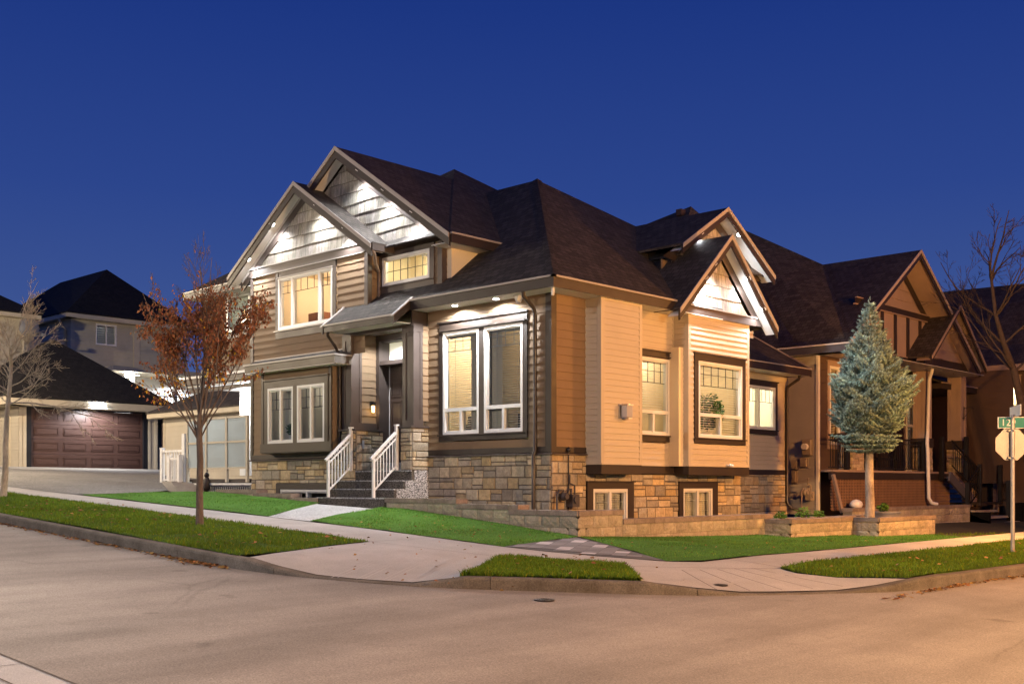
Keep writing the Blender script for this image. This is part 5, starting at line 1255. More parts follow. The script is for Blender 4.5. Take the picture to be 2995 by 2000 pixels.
mb = MB(); shakes(mb, fg2, [(14.1,6.5),(18.3,6.5),(16.2,7.9)], .3, 31); NP('gable_shakes', mb, m_nc)
mb = MB(); mb.poly([fg2.P(u, z, .0) for u, z in ((12.0,5.1),(20.4,5.1),(18.4,6.45),(14.,6.45))]); NP('gable_panel', mb, m_nc)
t = MB()
for k in range(9): 
    u = 12.5 + k*.86; zt = min(6.4, 5.12 + .66*min(u - 11.9, 20.5 - u)); fbox(t, fg2, u, u + .17, 5.1, zt, 0, .03)
fbox(t, fg2, 13.5, 18.9, 6.36, 6.52, 0, .05); fbox(t, fg2, 11.9, 20.6, 4.85, 5.12, -.2, .05)
for s in (-1, 1): 
    q = [fg2.P(16.2 + s*4.0, 5.1, .03), fg2.P(16.2, 7.95, .03), fg2.P(16.2, 7.68, .03), fg2.P(16.2 + s*3.6, 5.1, .03)]; t.poly(q)
NP('half_timber', t, m_nt)
c = MB(); fbox(c, fg2, 13.5, 18.9, 6.52, 6.55, 0, .08); fbox(c, fg2, 13.4, 19., 6.33, 6.36, 0, .06); fbox(c, fg2, 11.9, 18., 5.12, 5.15, 0, .07); NP('ledge', c, m_nc)
fg3 = FY(.42); gable(T, fg3, 18.85, 2.1, 5.15, .82, .45, 2.6, rake=.17, roof_mat=m_roof_b, fascia_mat=m_nt, soffit_mat=m_nc, capmat=m_nc)
mb = MB(); shakes(mb, fg3, [(17.5,5.2),(20.2,5.2),(18.85,6.3)], .3, 33); NP('gable_shakes', mb, m_nc)
t = MB(); fbox(t, fg3, 17.2, 20.6, 4.93, 5.17, -.05, .05)
for s in (-1, 1): t.poly([fg3.P(18.85 + s*1.75, 5.17, .03), fg3.P(18.85, 6.6, .03), fg3.P(18.85, 6.3, .03), fg3.P(18.85 + s*1.4, 5.17, .03)])
NP('trim_board', t, m_nt)
# holiday light string along the eaves: tiny clips and bulbs
t = MB(); rnd = random.Random(8)
for k in range(36): u = 17.2 + k*.095; z = 4.93; t.box(u, u + .02, .36, .38, z - rnd.uniform(.03, .11), z)
NP('light_string', t, m_nc)
def ncol(x0, x1, y0, y1, z0, z1):
    m = MB(); m.box(x0, x1, y0, y1, z0, z1); fbox(m, FY(y0), x0, x0 + .1, z0, z1, 0, .02); fbox(m, FY(y0), x1 - .1, x1, z0, z1, 0, .02); fbox(m, FX(x0), y0, y0 + .1, z0, z1, 0, .02); fbox(m, FX(x0), y1 - .1, y1, z0, z1, 0, .02); c = NP('column', m, m_nc)
    b = MB(); b.box(x0 - .06, x1 + .06, y0 - .06, y1 + .06, z0 - .28, z0); NP('column_base', b, m_nt, c)
    s = MB(); rnd = random.Random(int(x0*10)); mo_ = MB(); mo_.box(x0 - .02, x1 + .02, y0 - .02, y1 + .02, 1.76, z0 - .28)
    for fr, a, b_ in ((FY(y0 - .02), x0 - .02, x1 + .02), (FX(x0 - .02), y0 - .02, y1 + .02)):
        z = 1.76
        while z < z0 - .3:
            h = rnd.choice((.05,.07,.09)); u = a
            while u < b_:
                w = rnd.uniform(.15,.4); e = min(u + w, b_); g = rnd.uniform(.6,1.2); fbox(s, fr, u, e - .004, z, min(z + h - .004, z0 - .29), 0, rnd.uniform(.01,.035), (g, g*rnd.uniform(.9,1), g*rnd.uniform(.8,1))); u += w
            z += h
    ps = NP('stone_pier', s, m_ledge, c); NP('mortar', mo_, m_mortar, ps)
    return c
cl = ncol(18.05, 18.48, .70, 1.08, 2.78, 4.93); ncol(20.8, 21.22, .7, 1.12, 2.78, 4.93); ncol(13.25, 13.85, .70, 1.2, 2.78, 4.93)
# house number down the column
def text(body, size, loc, ux, uz, mat, par, name, depth=.004, align='CENTER', sx=1.):
    cu = bpy.data.curves.new(name, 'FONT'); cu.body = body; cu.size = size; cu.extrude = depth; cu.align_x = align; cu.align_y = 'CENTER'; cu.space_character = 1.02
    ob = bpy.data.objects.new(name + '_src', cu); COL.objects.link(ob); bpy.context.view_layer.update()
    dg = bpy.context.evaluated_depsgraph_get(); me = bpy.data.meshes.new_from_object(ob.evaluated_get(dg)); bpy.data.objects.remove(ob)
    me.name = name; me.materials.clear(); me.materials.append(mat); u, z = V(ux).normalized(), V(uz).normalized(); n = u.cross(z)
    for v in me.vertices:
        c = v.co.copy(); v.co = V(loc) + u*c.x*sx + z*c.y + n*c.z
    o = bpy.data.objects.new(name, me); COL.objects.link(o); o.parent = par
    if par.type == 'EMPTY': o.matrix_parent_inverse = Matrix.Translation(-V(par.location))
    return o
for k, ch in enumerate('12955'): text(ch, .24, (18.27, .672, 4.1 - k*.245), (1,0,0), (0,0,1), m_nt, cl, 'house_number')
# porch deck, fascia, lattice
d = MB(); d.box(12.1, 20.1, .68, 2.6, 1.70, 1.76); NP('porch_floor', d, m_nc)
d = MB(); d.box(12.0, 20.05, .70, .76, 1.50, 1.70); NP('porch_fascia', d, m_nt)
d = MB()
for k in range(84): x = 12.1 + k*.094; d.box(x, x + .042, .715, .725, .66, 1.50)
NP('lattice', d, m_lat)
d = MB()
for k in range(10): d.box(12.05, 19.95, .725, .735, .70 + k*.08, .735 + k*.08)
NP('lattice_rail', d, m_lat)
d = MB(); d.box(12.1, 20, 1.2, 1.25, .5, 1.7); NP('porch_shade_panel', d, m_nt)  # dark panel stands in for the shade behind the lattice
d = MB(); d.beam((11.85,.55,1.62), (12.25,.5,.62), .07, .09); NP('leaning_board', d, m_nc)
# porch railings
def iron_rail(p, q, zt, zb, n, name='porch_railing'):
    p, q = V(p), V(q); r = NP(name, (lambda b: (b.beam(p + V((0,0,zt)), q + V((0,0,zt)), .05, .045), b.beam(p + V((0,0,zt-.13)), q + V((0,0,zt-.13)), .025, .025), b.beam(p + V((0,0,zb)), q + V((0,0,zb)), .03, .03), b)[-1])(MB()), m_iron)
    for k in range(n):
        c = p + (q-p)*((k+.5)/n); b = MB(); b.beam(c + V((0,0,zb)), c + V((0,0,zt-.02)), .018, .018, (0,1,0)); NP('baluster', b, m_iron, r)
    return r
iron_rail((11.95,.72,1.76), (13.2,.72,1.76), .92, .06, 9); iron_rail((13.9,.72,1.76), (18.0,.72,1.76), .92, .06, 32)
for x, y, z0, z1 in ((12.95,.72,1.76,2.70),(14.05,.72,1.76,2.7),(17.9,.72,1.76,2.7),(19.05,.6,1.5,2.85),(20.75,.5,1.5,2.9),(20.1,.2,.35,1.42),(21.1,.2,.75,2.02),(22.9,.2,.75,2.02),(22.8,-.1,.3,1.5)):
    b = MB(); b.box(x - .06, x + .06, y - .06, y + .06, z0, z1); NP('rail_post', b, m_iron)
# stairs: upper flight to the right, lower flight to the street
d = MB(); d.beam((18.9,.3,1.62), (20.3,.3,.98), .06, .30, (0,0,1)); NP('stringer', d, M('slate_stringer', (.085,.08,.095), .55, .12))
d = MB(); d.beam((20.7,.9,1.62), (22.6,.9,.75), .06, .3); NP('stringer', d, m_nc)
d = MB()
for k in range(5): x = 19.25 + k*.36; z = 1.6 - k*.17; d.box(x, x + .34, .33, 1.5, z - .04, z)
NP('tread', d, m_nc)
d = MB(); d.box(20.9, 22.9, .1, 1.6, .70, .78); NP('landing', d, m_nt)
pt = M('pale_worn_tread', (.42,.37,.32), .8, .15, 5.)
for k, (x0, x1, y, z) in enumerate(((20.0,22.85,-.45,.155),(20.4,22.85,-.1,.335),(20.8,22.85,.25,.525))):
    d = MB(); d.box(x0, x1, y, y + .3, z - .07, z); NP('tread', d, pt)
d = MB(); d.box(19.9, 20.0, -.55, 1., -.1, .5); d.hexa([(19.9,-.55,0),(20.,-.55,0),(20.,.9,0),(19.9,.9,0)], [(19.9,-.55,.2),(20.,-.55,.2),(20.,.9,.75),(19.9,.9,.75)]); NP('stair_wall', d, m_ledge); d = MB(); d.box(22.9, 24.6, -.5, .0, -.2, .75); NP('stair_wall', d, m_ledge)
iron_rail((19.1,.3,1.70), (20.95,.3,.95), 1.02, .25, 11, 'stair_railing'); iron_rail((20.8,.9,1.7), (22.8,.9,.85), 1.05, .25, 12, 'stair_railing'); iron_rail((20.12,.2,.45), (21.05,.2,.95), .98, .2, 5, 'stair_railing')
iron_rail((23.,.2,.75), (27.,.2,.75), 1.2, .1, 24, 'stair_railing')
# pale downspout down the column
d = MB(); d.tube([(17.75,.35,4.9),(17.80,.4,4.75),(17.98,.55,4.55),(17.98,.6,2.9),(17.9,.58,2.62),(17.88,.55,2.3),(17.95,.55,.95),(18.05,.5,.8),(18.25,.42,.76)], .055, 10); NP('downspout', d, m_white)
d = MB(); d.box(20.8, 21., .62, .64, 3.5, 3.52)
d.tube([(20.98,.66,3.9),(20.98,.66,3.45)], .012); d.tube([(20.98,.66,3.85),(20.98,.40,3.86),(20.98,.36,3.80)], .01); d.tube([(20.98,.64,3.55),(20.98,.42,3.84)], .008); NP('plant_hook', d, m_iron)
t = MB(); t.box(20.0, 24.4, 1.0, 2.6, 4.45, 4.62); NP('entry_fascia', t, m_nt); t = MB(); t.box(20., 24.4, .97, 1.02, 4.62, 4.66); NP('gutter', t, m_nc)
t = MB(); slab(t, [(20.,1.,4.66),(24.4,1.,4.66),(24.4,2.6,5.3),(20.,2.6,5.3)]); NP('entry_roof', t, m_roof_b)
d = MB()
for k in range(9): d.box(16.3 + k*.11, 16.33 + k*.11, 1.9, 1.94, 1.9, 2.55)
d.box(16.2, 17.4, 1.85, 1.95, 2.55, 2.6); d.box(16.2, 17.4, 1.3, 1.95, 2.12, 2.17)
for x in (16.25, 17.35):
    d.box(x - .03, x + .03, 1.3, 1.36, 1.76, 2.4)
tag(obj('garden_bench', d, m_iron), 'dark slatted bench on the porch of the house next door', 'bench')
W3 = thing('retaining_wall', (15., .1, .1), 'weathered brown block wall along the front of the porch next door', 'wall')
m_block2 = m_block
blockwall(W3, FY(.05), 11.9, 19.88, -.1, .735, .25, 51)
# meters on its side wall
def wallbox(y0, y1, z0, z1, d, m, lab, cat, name, extra=None, round_=None):
    T2 = thing(name, (12.03, (y0+y1)/2, z0), lab, cat); b = MB(); b.box(12.03 - d, 12.035, y0, y1, z0, z1); b.box(12.03 - .02, 12.034, y0 - .03, y1 + .03, z0 - .03, z1 + .03); obj('box', b, m, T2)
    b = MB(); b.box(12.03 - d - .008, 12.03 - d, y0 + .02, y1 - .02, z0 + .03, z1 - .03); obj('cover', b, m_gm2, T2)
    if round_: b = MB(); b.cyl((12.03 - d, (y0+y1)/2, z0 + (z1-z0)*.55), .085, .12, 18, (-1,0,0)); obj('dial', b, m_white, T2)
m_mb = M('grey_meter_box', (.33,.29,.25), .5, .1, 5.)
wallbox(1.26, 1.51, 2.16, 2.56, .1, m_mb, 'square electric meter box with a round dial on the grey wall', 'electric meter', 'electric_meter', None, True)
wallbox(1.40, 1.59, 1.85, 2.06, .08, m_mb, 'small grey utility box below the electric meter, the right one', 'utility box', 'utility_box'); wallbox(1.68, 1.86, 1.79, 2.0, .08, m_mb, 'small grey utility box below the electric meter, the left one', 'utility box', 'utility_box')
wallbox(1.72, 1.84, 1.42, 1.7, .07, m_gm2, 'narrow pale meter box low on the grey wall by the brown downspout', 'utility box', 'utility_box')
gas_meter(11.75, 1.32, .92, 1, 'pale gas meter with rusty pipes at the foot of the grey wall next door', m_gm2)

# third house at the right edge
T = thing('neighbour_house', (24., -1., .7), 'dark house at the right edge with two tall lit windows', 'house')
h3 = FX(24.); mb = MB(); siding(mb, h3, rect(-9, 1.9, .3, 5.4), .18, [(-.02,.42,3.1,4.9),(1.14,1.5,2.6,4.15)], .013); obj('wall', mb, m_nb, T); wallpart(T, m_nb, FY(1.9), rect(24, 25, .3, 5.4), .18)
R = MB(); slab(R, [(23.5,-9,5.42),(23.5,4.5,5.42),(28,4.5,8.95),(28,-9,8.7)], .06); slab(R, [(32.5,-9,5.42),(32.5,4.5,5.42),(28,4.5,8.95),(28,-9,8.7)], .06); obj('roof', R, m_roof_b, T)
t = MB(); fbox(t, FX(23.5), -9, 2.2, 5.2, 5.42, 0, .04); t.box(23.5, 24., -9, 2.2, 5.2, 5.22); fbox(t, h3, .62, .82, .4, 5.3, 0, .04); trim(t, h3, -.02, .42, 3.12, 4.88, .08, .2, .06, .02); obj('trim_board', t, m_nc, T)
window(h3, -.02, .42, 3.12, 4.88, T, [(.03, .37, 4.0, 4.07)], room=m_roomw, lamp=130, lampcol=(1,.85,.55), blind=[(.05,.36,3.15,4.8)], bsl=.09, tilt=.25, depth=1.2)
window(h3, 1.14, 1.5, 2.62, 4.13, T, [], room=m_room, lamp=50, lampcol=(1,.72,.35), blind=[(1.2,1.45,2.68,4.08)], bsl=.07, tilt=.25, depth=1.2)
t = MB(); t.tube([(23.6,1.55,5.2),(23.9,1.5,4.7),(23.93,1.5,.6)], .06, 8); obj('downspout', t, m_nc, T)
# stop sign seen from behind with two street name blades
Fd_ = V((math.cos(math.radians(43.6)), math.sin(math.radians(43.6)), 0)); Rd_ = V((Fd_.y, -Fd_.x, 0))
T = thing('street_sign', (4.07,-6.70,.2), 'stop sign seen from behind with green 129 street blade on a thin pole', 'street sign')
P0 = V((4.07,-6.70,0)); m_alu = M('dull_aluminium', (.42,.40,.37), .45, .12, 3., 0., 50., .5, metal=.5)
b = MB(); b.cyl(P0 + V((0,0,.1)), .034, 2.42, 14); obj('pole', b, m_alu, T)
b = MB(); c = P0 + Fd_*.05 + V((0,0,2.03)); r = .285; oct_ = [c + Rd_*math.cos(math.radians(22.5 + 45*k))*r + V((0,0,1))*math.sin(math.radians(22.5 + 45*k))*r for k in range(8)]
b.hexa(oct_, [p + Fd_*.006 for p in oct_]); so = obj('stop_plate', b, m_alu, T)
b = MB(); b.hexa([p + Fd_*.008 for p in oct_], [p + Fd_*.010 for p in oct_]); obj('red_face', b, M('red_sign_face', (.5,.01,.012), .4), so)
b = MB()
for z in (1.80, 2.26): b.beam(P0 - Rd_*.07 + Fd_*.02 + V((0,0,z)), P0 + Rd_*.07 + Fd_*.02 + V((0,0,z)), .05, .03); b.cyl(P0 - Fd_*.045 + V((0,0,z)), .015, .03, 8, tuple(-Fd_))
obj('bracket', b, m_alu, T)
m_green = M('teal_sign_face', (.0,.22,.185), .4, .04, 3.); m_sw = M('white_sign_letter', (.80,.82,.80), .4, .03)
cen = P0 + Rd_*.20 + V((0,0,2.39)); b = MB()
def blade(c, u, w, h, t_, nn): 
    q = [c - u*w/2 - V((0,0,h/2)), c + u*w/2 - V((0,0,h/2)), c + u*w/2 + V((0,0,h/2)), c - u*w/2 + V((0,0,h/2))]
    b.hexa([p + nn*t_ for p in q], [p - nn*t_ for p in q])
b = MB(); blade(cen, Rd_, .90, .19, .005, Fd_); bl = obj('name_blade', b, m_sw, T)
b = MB(); blade(cen - Fd_*.006, Rd_, .875, .168, .002, Fd_); obj('green_face', b, m_green, bl)
text('129', .165, cen - Fd_*.009 - Rd_*.275 - V((0,0,.004)), Rd_, (0,0,1), m_sw, bl, 'lettering', .001); text('ST', .085, cen - Fd_*.009 + Rd_*.07 + V((0,0,.025)), Rd_, (0,0,1), m_sw, bl, 'lettering', .001)
u2 = (Fd_*.975 + Rd_*.22).normalized(); n2 = V((-u2.y, u2.x, 0)); 
if n2.dot(Fd_) < 0: n2 = -n2
c2 = P0 + Rd_*.045 + V((0,0,2.58)); b = MB(); blade(c2, u2, .80, .18, .004, n2); b2 = obj('name_blade', b, m_sw, T)
b = MB(); blade(c2 - n2*.005, u2, .775, .158, .002, n2); obj('green_face', b, M('faded_sign_face', (.30,.26,.22), .4), b2)
text('58B', .15, c2 - n2*.008 - u2*.12, u2, (0,0,1), m_sw, b2, 'lettering', .001); text('AVE', .07, c2 - n2*.008 + u2*.22 + V((0,0,.03)), u2, (0,0,1), m_sw, b2, 'lettering', .001)
b = MB(); b.box(4.05, 4.09, -6.72, -6.68, 2.47, 2.52); obj('bracket', b, m_alu, T)

# ================================================================== TREES
m_barkw = M('pale_bark', (.42,.36,.27), .85, .3, 9., .6, 40., .2, stretch=(1,1,.3)); m_bark = M('grey_brown_bark', (.13,.10,.08), .85, .3, 9., .7, 40., .2, stretch=(1,1,.3)); m_barkd = M('dark_twig_bark', (.06,.045,.038), .85, .25, 9., .5, 40., .2)
class Tree:
    def __init__(s, seed): s.r = random.Random(seed); s.b = MB(); s.tips = []; s.n = 0
    def limb(s, p, d, L, r, depth, up=.25, spread=.55, kids=(3,5), wob=.12, ratio=.62, minr=.0028, first=.3):
        p = V(p); d = V(d).normalized(); n = max(4, int(L/.11)); path = [p.copy()]; rad = [r]
        for i in range(n):
            d = (d + V((s.r.gauss(0,wob), s.r.gauss(0,wob), s.r.gauss(0,wob)*.6 + up*.12))).normalized(); p = p + d*(L/n); path.append(p.copy()); rad.append(max(minr, r*(1 - .75*(i+1)/n)))
        s.b.tube(path, rad, 7 if r > .02 else (5 if r > .008 else 3), caps=False); s.n += 1
        if depth <= 0: s.tips.append(path); return
        for k in range(s.r.randint(*kids)):
            t = first + (1-first)*(k + s.r.random())/kids[1]; i = min(n, max(1, int(t*n))); dd = (path[i] - path[i-1]).normalized(); q = dd.orthogonal().normalized(); q.rotate(Matrix.Rotation(s.r.uniform(0, 6.283), 3, dd))
            s.limb(path[i], (dd*(1 - spread*.5) + q*spread*s.r.uniform(.6,1.3)), L*ratio*s.r.uniform(.65,1.15)*(1.15 - .45*t), max(minr, rad[i]*.62), depth-1, up, spread, kids, wob, ratio, minr, first)
        s.tips.append(path[n//2:])
# autumn tree on the left verge
T = thing('autumn_tree', (-5.8,2.31,.7), 'slender street tree with rust brown leaves and a few yellow ones on the verge', 'tree')
t = Tree(12); base = V((-5.8,2.31,.62)); tk = [base, base + V((0,0,.15)), base + V((.0,0,.6)), base + V((.01,.0,1.1)), base + V((.0,.01,1.5)), base + V((0,0,1.85))]
t.b.tube(tk, [.078,.062,.054,.05,.048,.036], 12)
rnd = random.Random(3)
for k in range(13):
    a = (k - 6)/6.; z = rnd.uniform(1.25, 1.85); lat = a*.42 + rnd.uniform(-.05,.05); dep = rnd.uniform(-.38,.38)
    t.limb(base + V((0,0,z)), Rd_*lat + Fd_*dep + V((0,0,1)), rnd.uniform(2.1,3.0)*(1 - .25*abs(a)), .017, 3, .16, .36, (4,6), .055, .44, .0022, .22)
for s_, L in ((-1, 1.9), (1, 1.9)): t.limb(base + V((0,0,1.45)), Rd_*s_*.62 + V((0,0,1)), L, .014, 3, .02, .40, (4,5), .055, .42, .0022, .35)
obj('trunk', t.b, m_bark, T, uv=False)
m_rust = Mleaf('rust_leaf', (.33,.155,.07), .4); lf = MB(); rnd = random.Random(14); cc = 0
def leaf(p, s_, col, rn):
    a = V((rn.gauss(0,.6), rn.gauss(0,.6), -1)).normalized(); q = a.orthogonal().normalized(); q.rotate(Matrix.Rotation(rn.uniform(0,6.283), 3, a)); p = V(p); f = a.cross(q)*s_*.25
    lf.poly([p, p + a*s_*.5 + q*s_*.38 + f, p + a*s_*1.25]); lf.c[-1] = col; lf.poly([p, p + a*s_*1.25, p + a*s_*.5 - q*s_*.38 + f]); lf.c[-1] = col
for path in t.tips:
    for p in path:
        rel = p - base; lat = rel.dot(Rd_); h = rel.z
        clump = .5 + .9*noise.noise(p*2.1)
        dens = 0.
        if 2.0 < h < 4.0: dens = (.46 if h > 2.6 else .27)*(1 + 1.4*clump)
        if h > 3.55: dens *= max(.05, 1 - (h - 3.55)*2.2)*(1 if lat < .0 else .7)
        if lat < -.7: dens *= .8
        if h > 4.05: dens = .02
        nn_ = dens; k_ = int(nn_) + (1 if rnd.random() < nn_ - int(nn_) else 0)
        for k in range(k_):
            g = rnd.uniform(.45,1.35); yel = rnd.random() < (.30 if h < 2.55 else .012); col = (2.6*rnd.uniform(.8,1.2), 3.6*rnd.uniform(.7,1.1), .5) if yel else (g*1.05, g*rnd.uniform(.8,1.1), g)
            leaf(p + V((rnd.gauss(0,.035), rnd.gauss(0,.035), rnd.gauss(0,.03))), rnd.uniform(.03,.055), col, rnd); cc += 1
obj('leaves', lf, m_rust, T, uv=False); print('autumn leaves', cc, 'limbs', t.n)
# pale bare tree at the left edge
T = thing('bare_tree', (-6.0,9.54,1.1), 'pale bare street tree with spreading twigs at the left edge', 'tree')
t = Tree(5); base = V((-6.0,9.54,1.0)); lean = Rd_*.055
tk = [base + lean*z*1. + V((0,0,z)) + Rd_*.02*math.sin(z*3) for z in (0,.6,1.2,1.8,2.3,2.7,3.1)]; t.b.tube(tk, [.075,.06,.054,.048,.042,.034,.022], 12)
rnd = random.Random(6)
for k in range(17):
    z = 1.95 + k*.075; a = k*2.4 + rnd.uniform(-.4,.4); d = Rd_*math.cos(a) + Fd_*math.sin(a) + V((0,0,rnd.uniform(.05,.5) + k*.06)); p = base + lean*z + V((0,0,z)); t.limb(p, d, rnd.uniform(.9,1.5)*(1.15 - k*.02), .014, 3, .42, .55, (4,6), .12, .52, .0028, .2)
t.limb(base + lean*1.95 + V((0,0,2.0)), Rd_*1. + V((0,0,.12)), 2.5, .02, 3, -.06, .55, (6,8), .09, .36, .0028, .2)
t.limb(base + lean*3. + V((0,0,3.0)), V((0,0,1)) + Rd_*.2, 1.6, .014, 3, .3, .4, (4,5), .08, .5, .0028)
obj('trunk', t.b, m_barkw, T, uv=False)
# dark bare tree at the right edge
T = thing('bare_tree', (18.06,-2.35,.3), 'dark bare tree leaning in at the right edge before the dark roof', 'tree')
t = Tree(9); bs = V((18.3,-2.6,.2)) - Rd_*1.95; pth = [bs + Rd_*1.6 + V((0,0,z)) for z in (0,1.5)] + [bs + Rd_*x + V((0,0,z)) for x, z in ((1.45,3.),(1.15,4.4),(.85,5.2),(.62,6.),(.5,7.))]
t.b.tube(pth, [.16,.14,.12,.10,.08,.06,.04], 10); rnd = random.Random(2)
for k in range(15):
    i = 3 + k % 4; p = pth[i]; a = k*2.4; d = Rd_*math.cos(a)*1.1 + Fd_*math.sin(a) + V((0,0,.75)); t.limb(p, d, rnd.uniform(1.7,2.7), .035, 3, .25, .5, (3,4), .07, .55, .005, .25)
t.limb(pth[6], V((0,0,1)), 2., .04, 3, .3, .45, (3,5), .06, .55, .005)
obj('trunk', t.b, m_barkd, T, uv=False)
# blue spruce in the second planter
T = thing('blue_spruce', (8.74,-1.89,.56), 'blue green spruce with a bare pale trunk in the planter', 'tree')
bs = V((8.74,-1.95,.5)); b = MB(); b.tube([bs + V((0,0,z)) + Rd_*.012*math.sin(z*4) for z in (0,.4,.9,1.4,1.9,2.6,3.4,4.2,4.9)], [.115,.10,.095,.09,.08,.06,.045,.025,.01], 12); obj('trunk', b, M('pale_spruce_bark', (.36,.31,.25), .9, .3, 8., .8, 35., .2, stretch=(1,1,.4)), T, uv=False)
m_needle = Mleaf('spruce_needle', (.30,.42,.38), .2, .7); nd = MB(); rnd = random.Random(21)
prof = [(1.55,.42),(1.8,.66),(2.2,.78),(2.6,.86),(2.95,.92),(3.2,.72),(3.5,.60),(3.8,.46),(4.1,.33),(4.4,.24),(4.7,.13),(5.02,.03)]
def sprig(p, d, L, g):
    """one needle-covered twig tip: a bristling spindle of thin triangles"""
    d = (d.normalized() + V((rnd.gauss(0,.22), rnd.gauss(0,.22), rnd.gauss(0,.22)))).normalized(); a = d.orthogonal().normalized()
    for k in range(12):
        t_ = k/13; q = a.copy(); q.rotate(Matrix.Rotation(k*2.4, 3, d)); o = p + d*L*t_; tip = o + (d*.62 + q*.8).normalized()*rnd.uniform(.034,.05); w = d.cross(q)*.0085; gg = g*rnd.uniform(.75,1.25)*(.75 + .5*t_)
        nd.poly([o - w, o + w, tip], (gg*1.0, gg, gg))
    nd.poly([p + d*L*.5 - a*.009, p + d*L*.5 + a*.009, p + d*(L + .035)], (g*1.3, g*1.3, g*1.2))
ns = 0; z = 1.58
while z < 4.95:
    R_ = lerp_tab(z, prof); nb = max(5, int(5 + R_*8)); a0 = rnd.uniform(0, 6.28)
    for k in range(nb):
        az = a0 + 6.283*k/nb + rnd.uniform(-.25,.25); lob = 1 + .30*noise.noise(V((math.cos(az)*1.3, math.sin(az)*1.3, z*1.1))); Lb = R_*lob*rnd.uniform(.82,1.12); dh = V((math.cos(az), math.sin(az), 0)); sd_ = V((-dh.y, dh.x, 0)); rise = (.30 + .25*(z-1.6)/3.3) if z > 1.9 else .12; g = rnd.uniform(.55,1.3)
        ax = lambda f: bs + V((0,0,z)) + dh*Lb*f + V((0,0, rise*Lb*(f*f*.9 + .1*f)))
        nd_ = max(3, int(Lb/.06))
        for i in range(nd_):
            f = .30 + .70*(i+.5)/nd_
            if z > 4.2: f = (i+.5)/nd_
            p = ax(f); sprig(p, dh + V((0,0,rise*1.4)), .075, g); ns += 1
            tl = (1 - f)*Lb*.55 + .05
            for s_ in (-1, 1):
                m_ = max(1, int(tl/.06))
                for j in range(m_):
                    q = p + (dh*.6 + sd_*s_*.85 + V((0,0,.12)))*tl*(j+.6)/m_; sprig(q, dh*.7 + sd_*s_*.75 + V((0,0,.25 + rise*.4)), .065, g*rnd.uniform(.8,1.2)); ns += 1
    z += .098
for z in (4.85, 4.93, 5.0): sprig(bs + V((0,0,z)), V((0,0,1)), .16, 1.)
for k in range(5): a = k*1.257; sprig(bs + V((0,0,4.78)), V((math.cos(a)*.5, math.sin(a)*.5, 1)), .14, 1.)
obj('needles', nd, m_needle, T, uv=False); print('sprigs', ns, len(nd.f))
# planter greenery and a blue pot
m_gl = Mleaf('garden_leaf', (.09,.19,.03), .35)
for k, (x, y, z, r, lab) in enumerate(((5.3,-1.66,.60,.13,'small green bush at the left end of the first planter'),(6.3,-1.62,.60,.17,'spreading light green bush in the first planter'),(6.9,-1.65,.60,.13,'wispy grassy bush at the right end of the first planter'))):
    plant('garden_plant', (x, y, z), r, 150, (1.3,1,.8), 40+k, lab, 'plant', False, .035, m_gl, group='plants in the planters')
plant('garden_plant', (9.55,-1.9,.72), .13, 170, (1.5,1,.8), 50, 'green leafy plant in the round pot by the spruce', 'plant', False, .04, m_gl, group='plants in the planters')
b = MB(); b.cyl((9.5,-1.95,.5), .30, .22, 28, r2=.36); b.cyl((9.5,-1.95,.70), .375, .03, 28); tag(obj('round_pot', b, M('blue_grey_pot', (.22,.23,.27), .45, .1)), 'wide round grey pot beside the spruce trunk', 'pot')
b = MB(); b.sphere((12.9,.42,.82), .17, 12, sc=(1.2,1,.8)); tag(obj('pale_stone', b, m_white), 'pale rounded stone lying before the lattice next door', 'stone')
# fallen leaves
m_fl = Mleaf('fallen_leaf', (.24,.12,.045), .15); lf = MB(); rnd = random.Random(77)
def fallen(n, fx, zf, off=.02, size=(.02,.045)):
    for k in range(n):
        x, y = fx(); z = zf(x, y) + off; a = rnd.uniform(0,6.283); s_ = rnd.uniform(*size); g = rnd.uniform(.5,1.9); c = (g, g*rnd.uniform(.8,1.3), g)
        u = V((math.cos(a), math.sin(a), rnd.uniform(-.3,.3))); v = V((-math.sin(a), math.cos(a), rnd.uniform(-.4,.4))); p = V((x, y, z))
        lf.poly([p - u*s_, p + v*s_*.55 + V((0,0,.012)), p + u*s_, p - v*s_*.55], c)
zroad = lambda x, y: G(x, y) - .135
fallen(420, lambda: (-7.70 - abs(rnd.gauss(0,.07)), rnd.uniform(-1.6, 9)), zroad, .012)
fallen(170, lambda: (-7.66 - abs(rnd.gauss(0,.12)), rnd.gauss(-.9, .35)), zroad, .015)
fallen(420, lambda: (rnd.uniform(-3, 8), -7.70 - abs(rnd.gauss(0,.06))), zroad, .012)
fallen(90, lambda: (rnd.uniform(-6.6,-4.6), 0), lambda x, y: -9, 0)
fallen(150, lambda: (rnd.uniform(-7.4,-5.1), rnd.uniform(-1, 8)), zped, .06)
fallen(26, lambda: (rnd.uniform(-6.,-4.), rnd.uniform(-5.4,-3.8)), zped, .07)
fallen(80, lambda: (rnd.uniform(-3.6,-1.3), rnd.uniform(-1.6,2.2)), zyard, .02, (.015,.03))
fallen(60, lambda: (rnd.uniform(-2.,6.), rnd.uniform(-4.8,-2.4)), zyard, .02, (.015,.03))
fallen(50, lambda: (rnd.uniform(-7.,-4.), rnd.uniform(-6.,0)), zped, .008, (.015,.03))
fallen(60, lambda: (rnd.uniform(-2,7), rnd.uniform(-7.4,-6)), zped, .06)
kind(obj('fallen_leaves', lf, m_fl, uv=False), 'stuff')
m_lampglass = Memit('sodium_lamp_glass', (1,.5,.12), 30.)
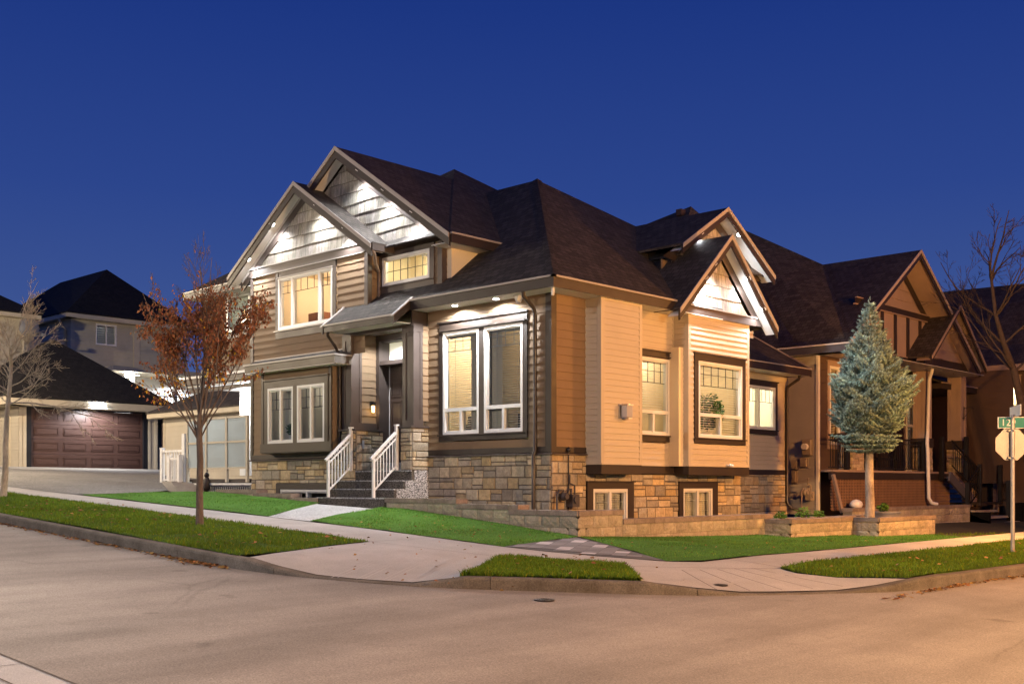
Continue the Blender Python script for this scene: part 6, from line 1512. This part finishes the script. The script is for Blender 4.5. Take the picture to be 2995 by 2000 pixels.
def street_lamp(x, y, h, energy, col, lab, z0=0.):
    t_ = thing('street_lamp', (x, y, z0), lab, 'street lamp', 'street lamps round the crossing')
    mb = MB(); mb.cyl((x,y,z0), .09, .5, 12, r2=.08); mb.cyl((x,y,z0+.5), .06, h-.5-z0, 12, r2=.045); obj('pole', mb, m_dark, t_)
    mb = MB(); mb.cyl((x,y,h+.28), .2, .08, 14, r2=.08); hd = obj('lamp_head', mb, m_dark, t_)
    mb = MB(); mb.cyl((x,y,h), .09, .24, 14, r2=.12); obj('lamp_glass', mb, m_lampglass, hd)
    light('lamp', (x, y, h - .06), energy, col, .12, hd)
SOD = (1,.47,.10)
street_lamp(8.3, -7.75, 5.0, 6200, (1,.40,.075), 'orange post top street lamp on the right boulevard beyond the stop sign', .1)
street_lamp(4., -17.5, 5.2, 6500, (1,.38,.07), 'unseen orange post top street lamp added across the right hand street', -.4)  # unseen lamp added to turn the right half of the road orange
street_lamp(-15.5, -2., 6.8, 4300, (1,.90,.80), 'pale street lamp on the far kerb facing the front steps', .2)
street_lamp(-14.5, 19., 6.5, 8000, (1,.80,.54), 'warm street lamp far up the left street near the garage', 1.2)
street_lamp(-6., 20., 7.2, 9000, (1,.80,.54), 'unseen warm street lamp added up the left street to light the houses behind', 1.8)  # unseen lamp added to warm the house walls behind the garage
street_lamp(-4.5, -18.0, 5.0, 21000, (1,.56,.23), 'warm street lamp across the crossing to the right of the photographer', -.5)
# ------------------------------------------------------------------ camera, world, lamps
A_ = math.radians(43.6); HZ = 1.35
Fd = V((math.cos(A_), math.sin(A_), 0)); Rd = V((math.sin(A_), -math.cos(A_), 0))
CAM = -(Fd*20. + Rd*(114.5/3205.*20.)) + V((0,0,HZ))
cd = bpy.data.cameras.new('camera'); cam = bpy.data.objects.new('camera', cd); COL.objects.link(cam); S.camera = cam
cam.location = CAM; cam.rotation_euler = Fd.to_track_quat('-Z', 'Y').to_euler()
cd.sensor_width = 36.; cd.lens = 3205./2995.*36.; cd.shift_y = (1417.5 - 1000.)/2995.; cd.clip_end = 3000.; cd.clip_start = .05
w = bpy.data.worlds.new('World'); S.world = w; w.use_nodes = True; nt = w.node_tree
for n in list(nt.nodes): nt.nodes.remove(n)
out = nt.nodes.new('ShaderNodeOutputWorld'); bg = nt.nodes.new('ShaderNodeBackground'); nt.links.new(bg.outputs[0], out.inputs[0])
tc = N(nt, 'TexCoord'); sx = N(nt, 'SeparateXYZ'); nt.links.new(tc.outputs['Generated'], sx.inputs[0])
cr = nt.nodes.new('ShaderNodeValToRGB'); e = cr.color_ramp.elements
stops = [(0., (.070,.115,.29)), (.12, (.050,.094,.29)), (.25, (.025,.060,.262)), (.40, (.0115,.037,.218)), (1., (.006,.018,.12))]
while len(e) < len(stops): e.new(.5)
for el, (p, c) in zip(e, stops): el.position = p; el.color = (*c, 1)
nt.links.new(sx.outputs[2], cr.inputs[0]); nt.links.new(cr.outputs[0], bg.inputs[0]); bg.inputs[1].default_value = 1.
S.view_settings.view_transform = 'Standard'; S.view_settings.look = 'None'; S.view_settings.exposure = 0.; S.view_settings.gamma = 1.
S.cycles.use_denoising = True; S.cycles.max_bounces = 6; S.cycles.diffuse_bounces = 3; S.cycles.glossy_bounces = 3; S.cycles.transparent_max_bounces = 12
S.cycles.sample_clamp_indirect = 6.; S.cycles.sample_clamp_direct = 0.; S.cycles.caustics_reflective = False; S.cycles.caustics_refractive = False
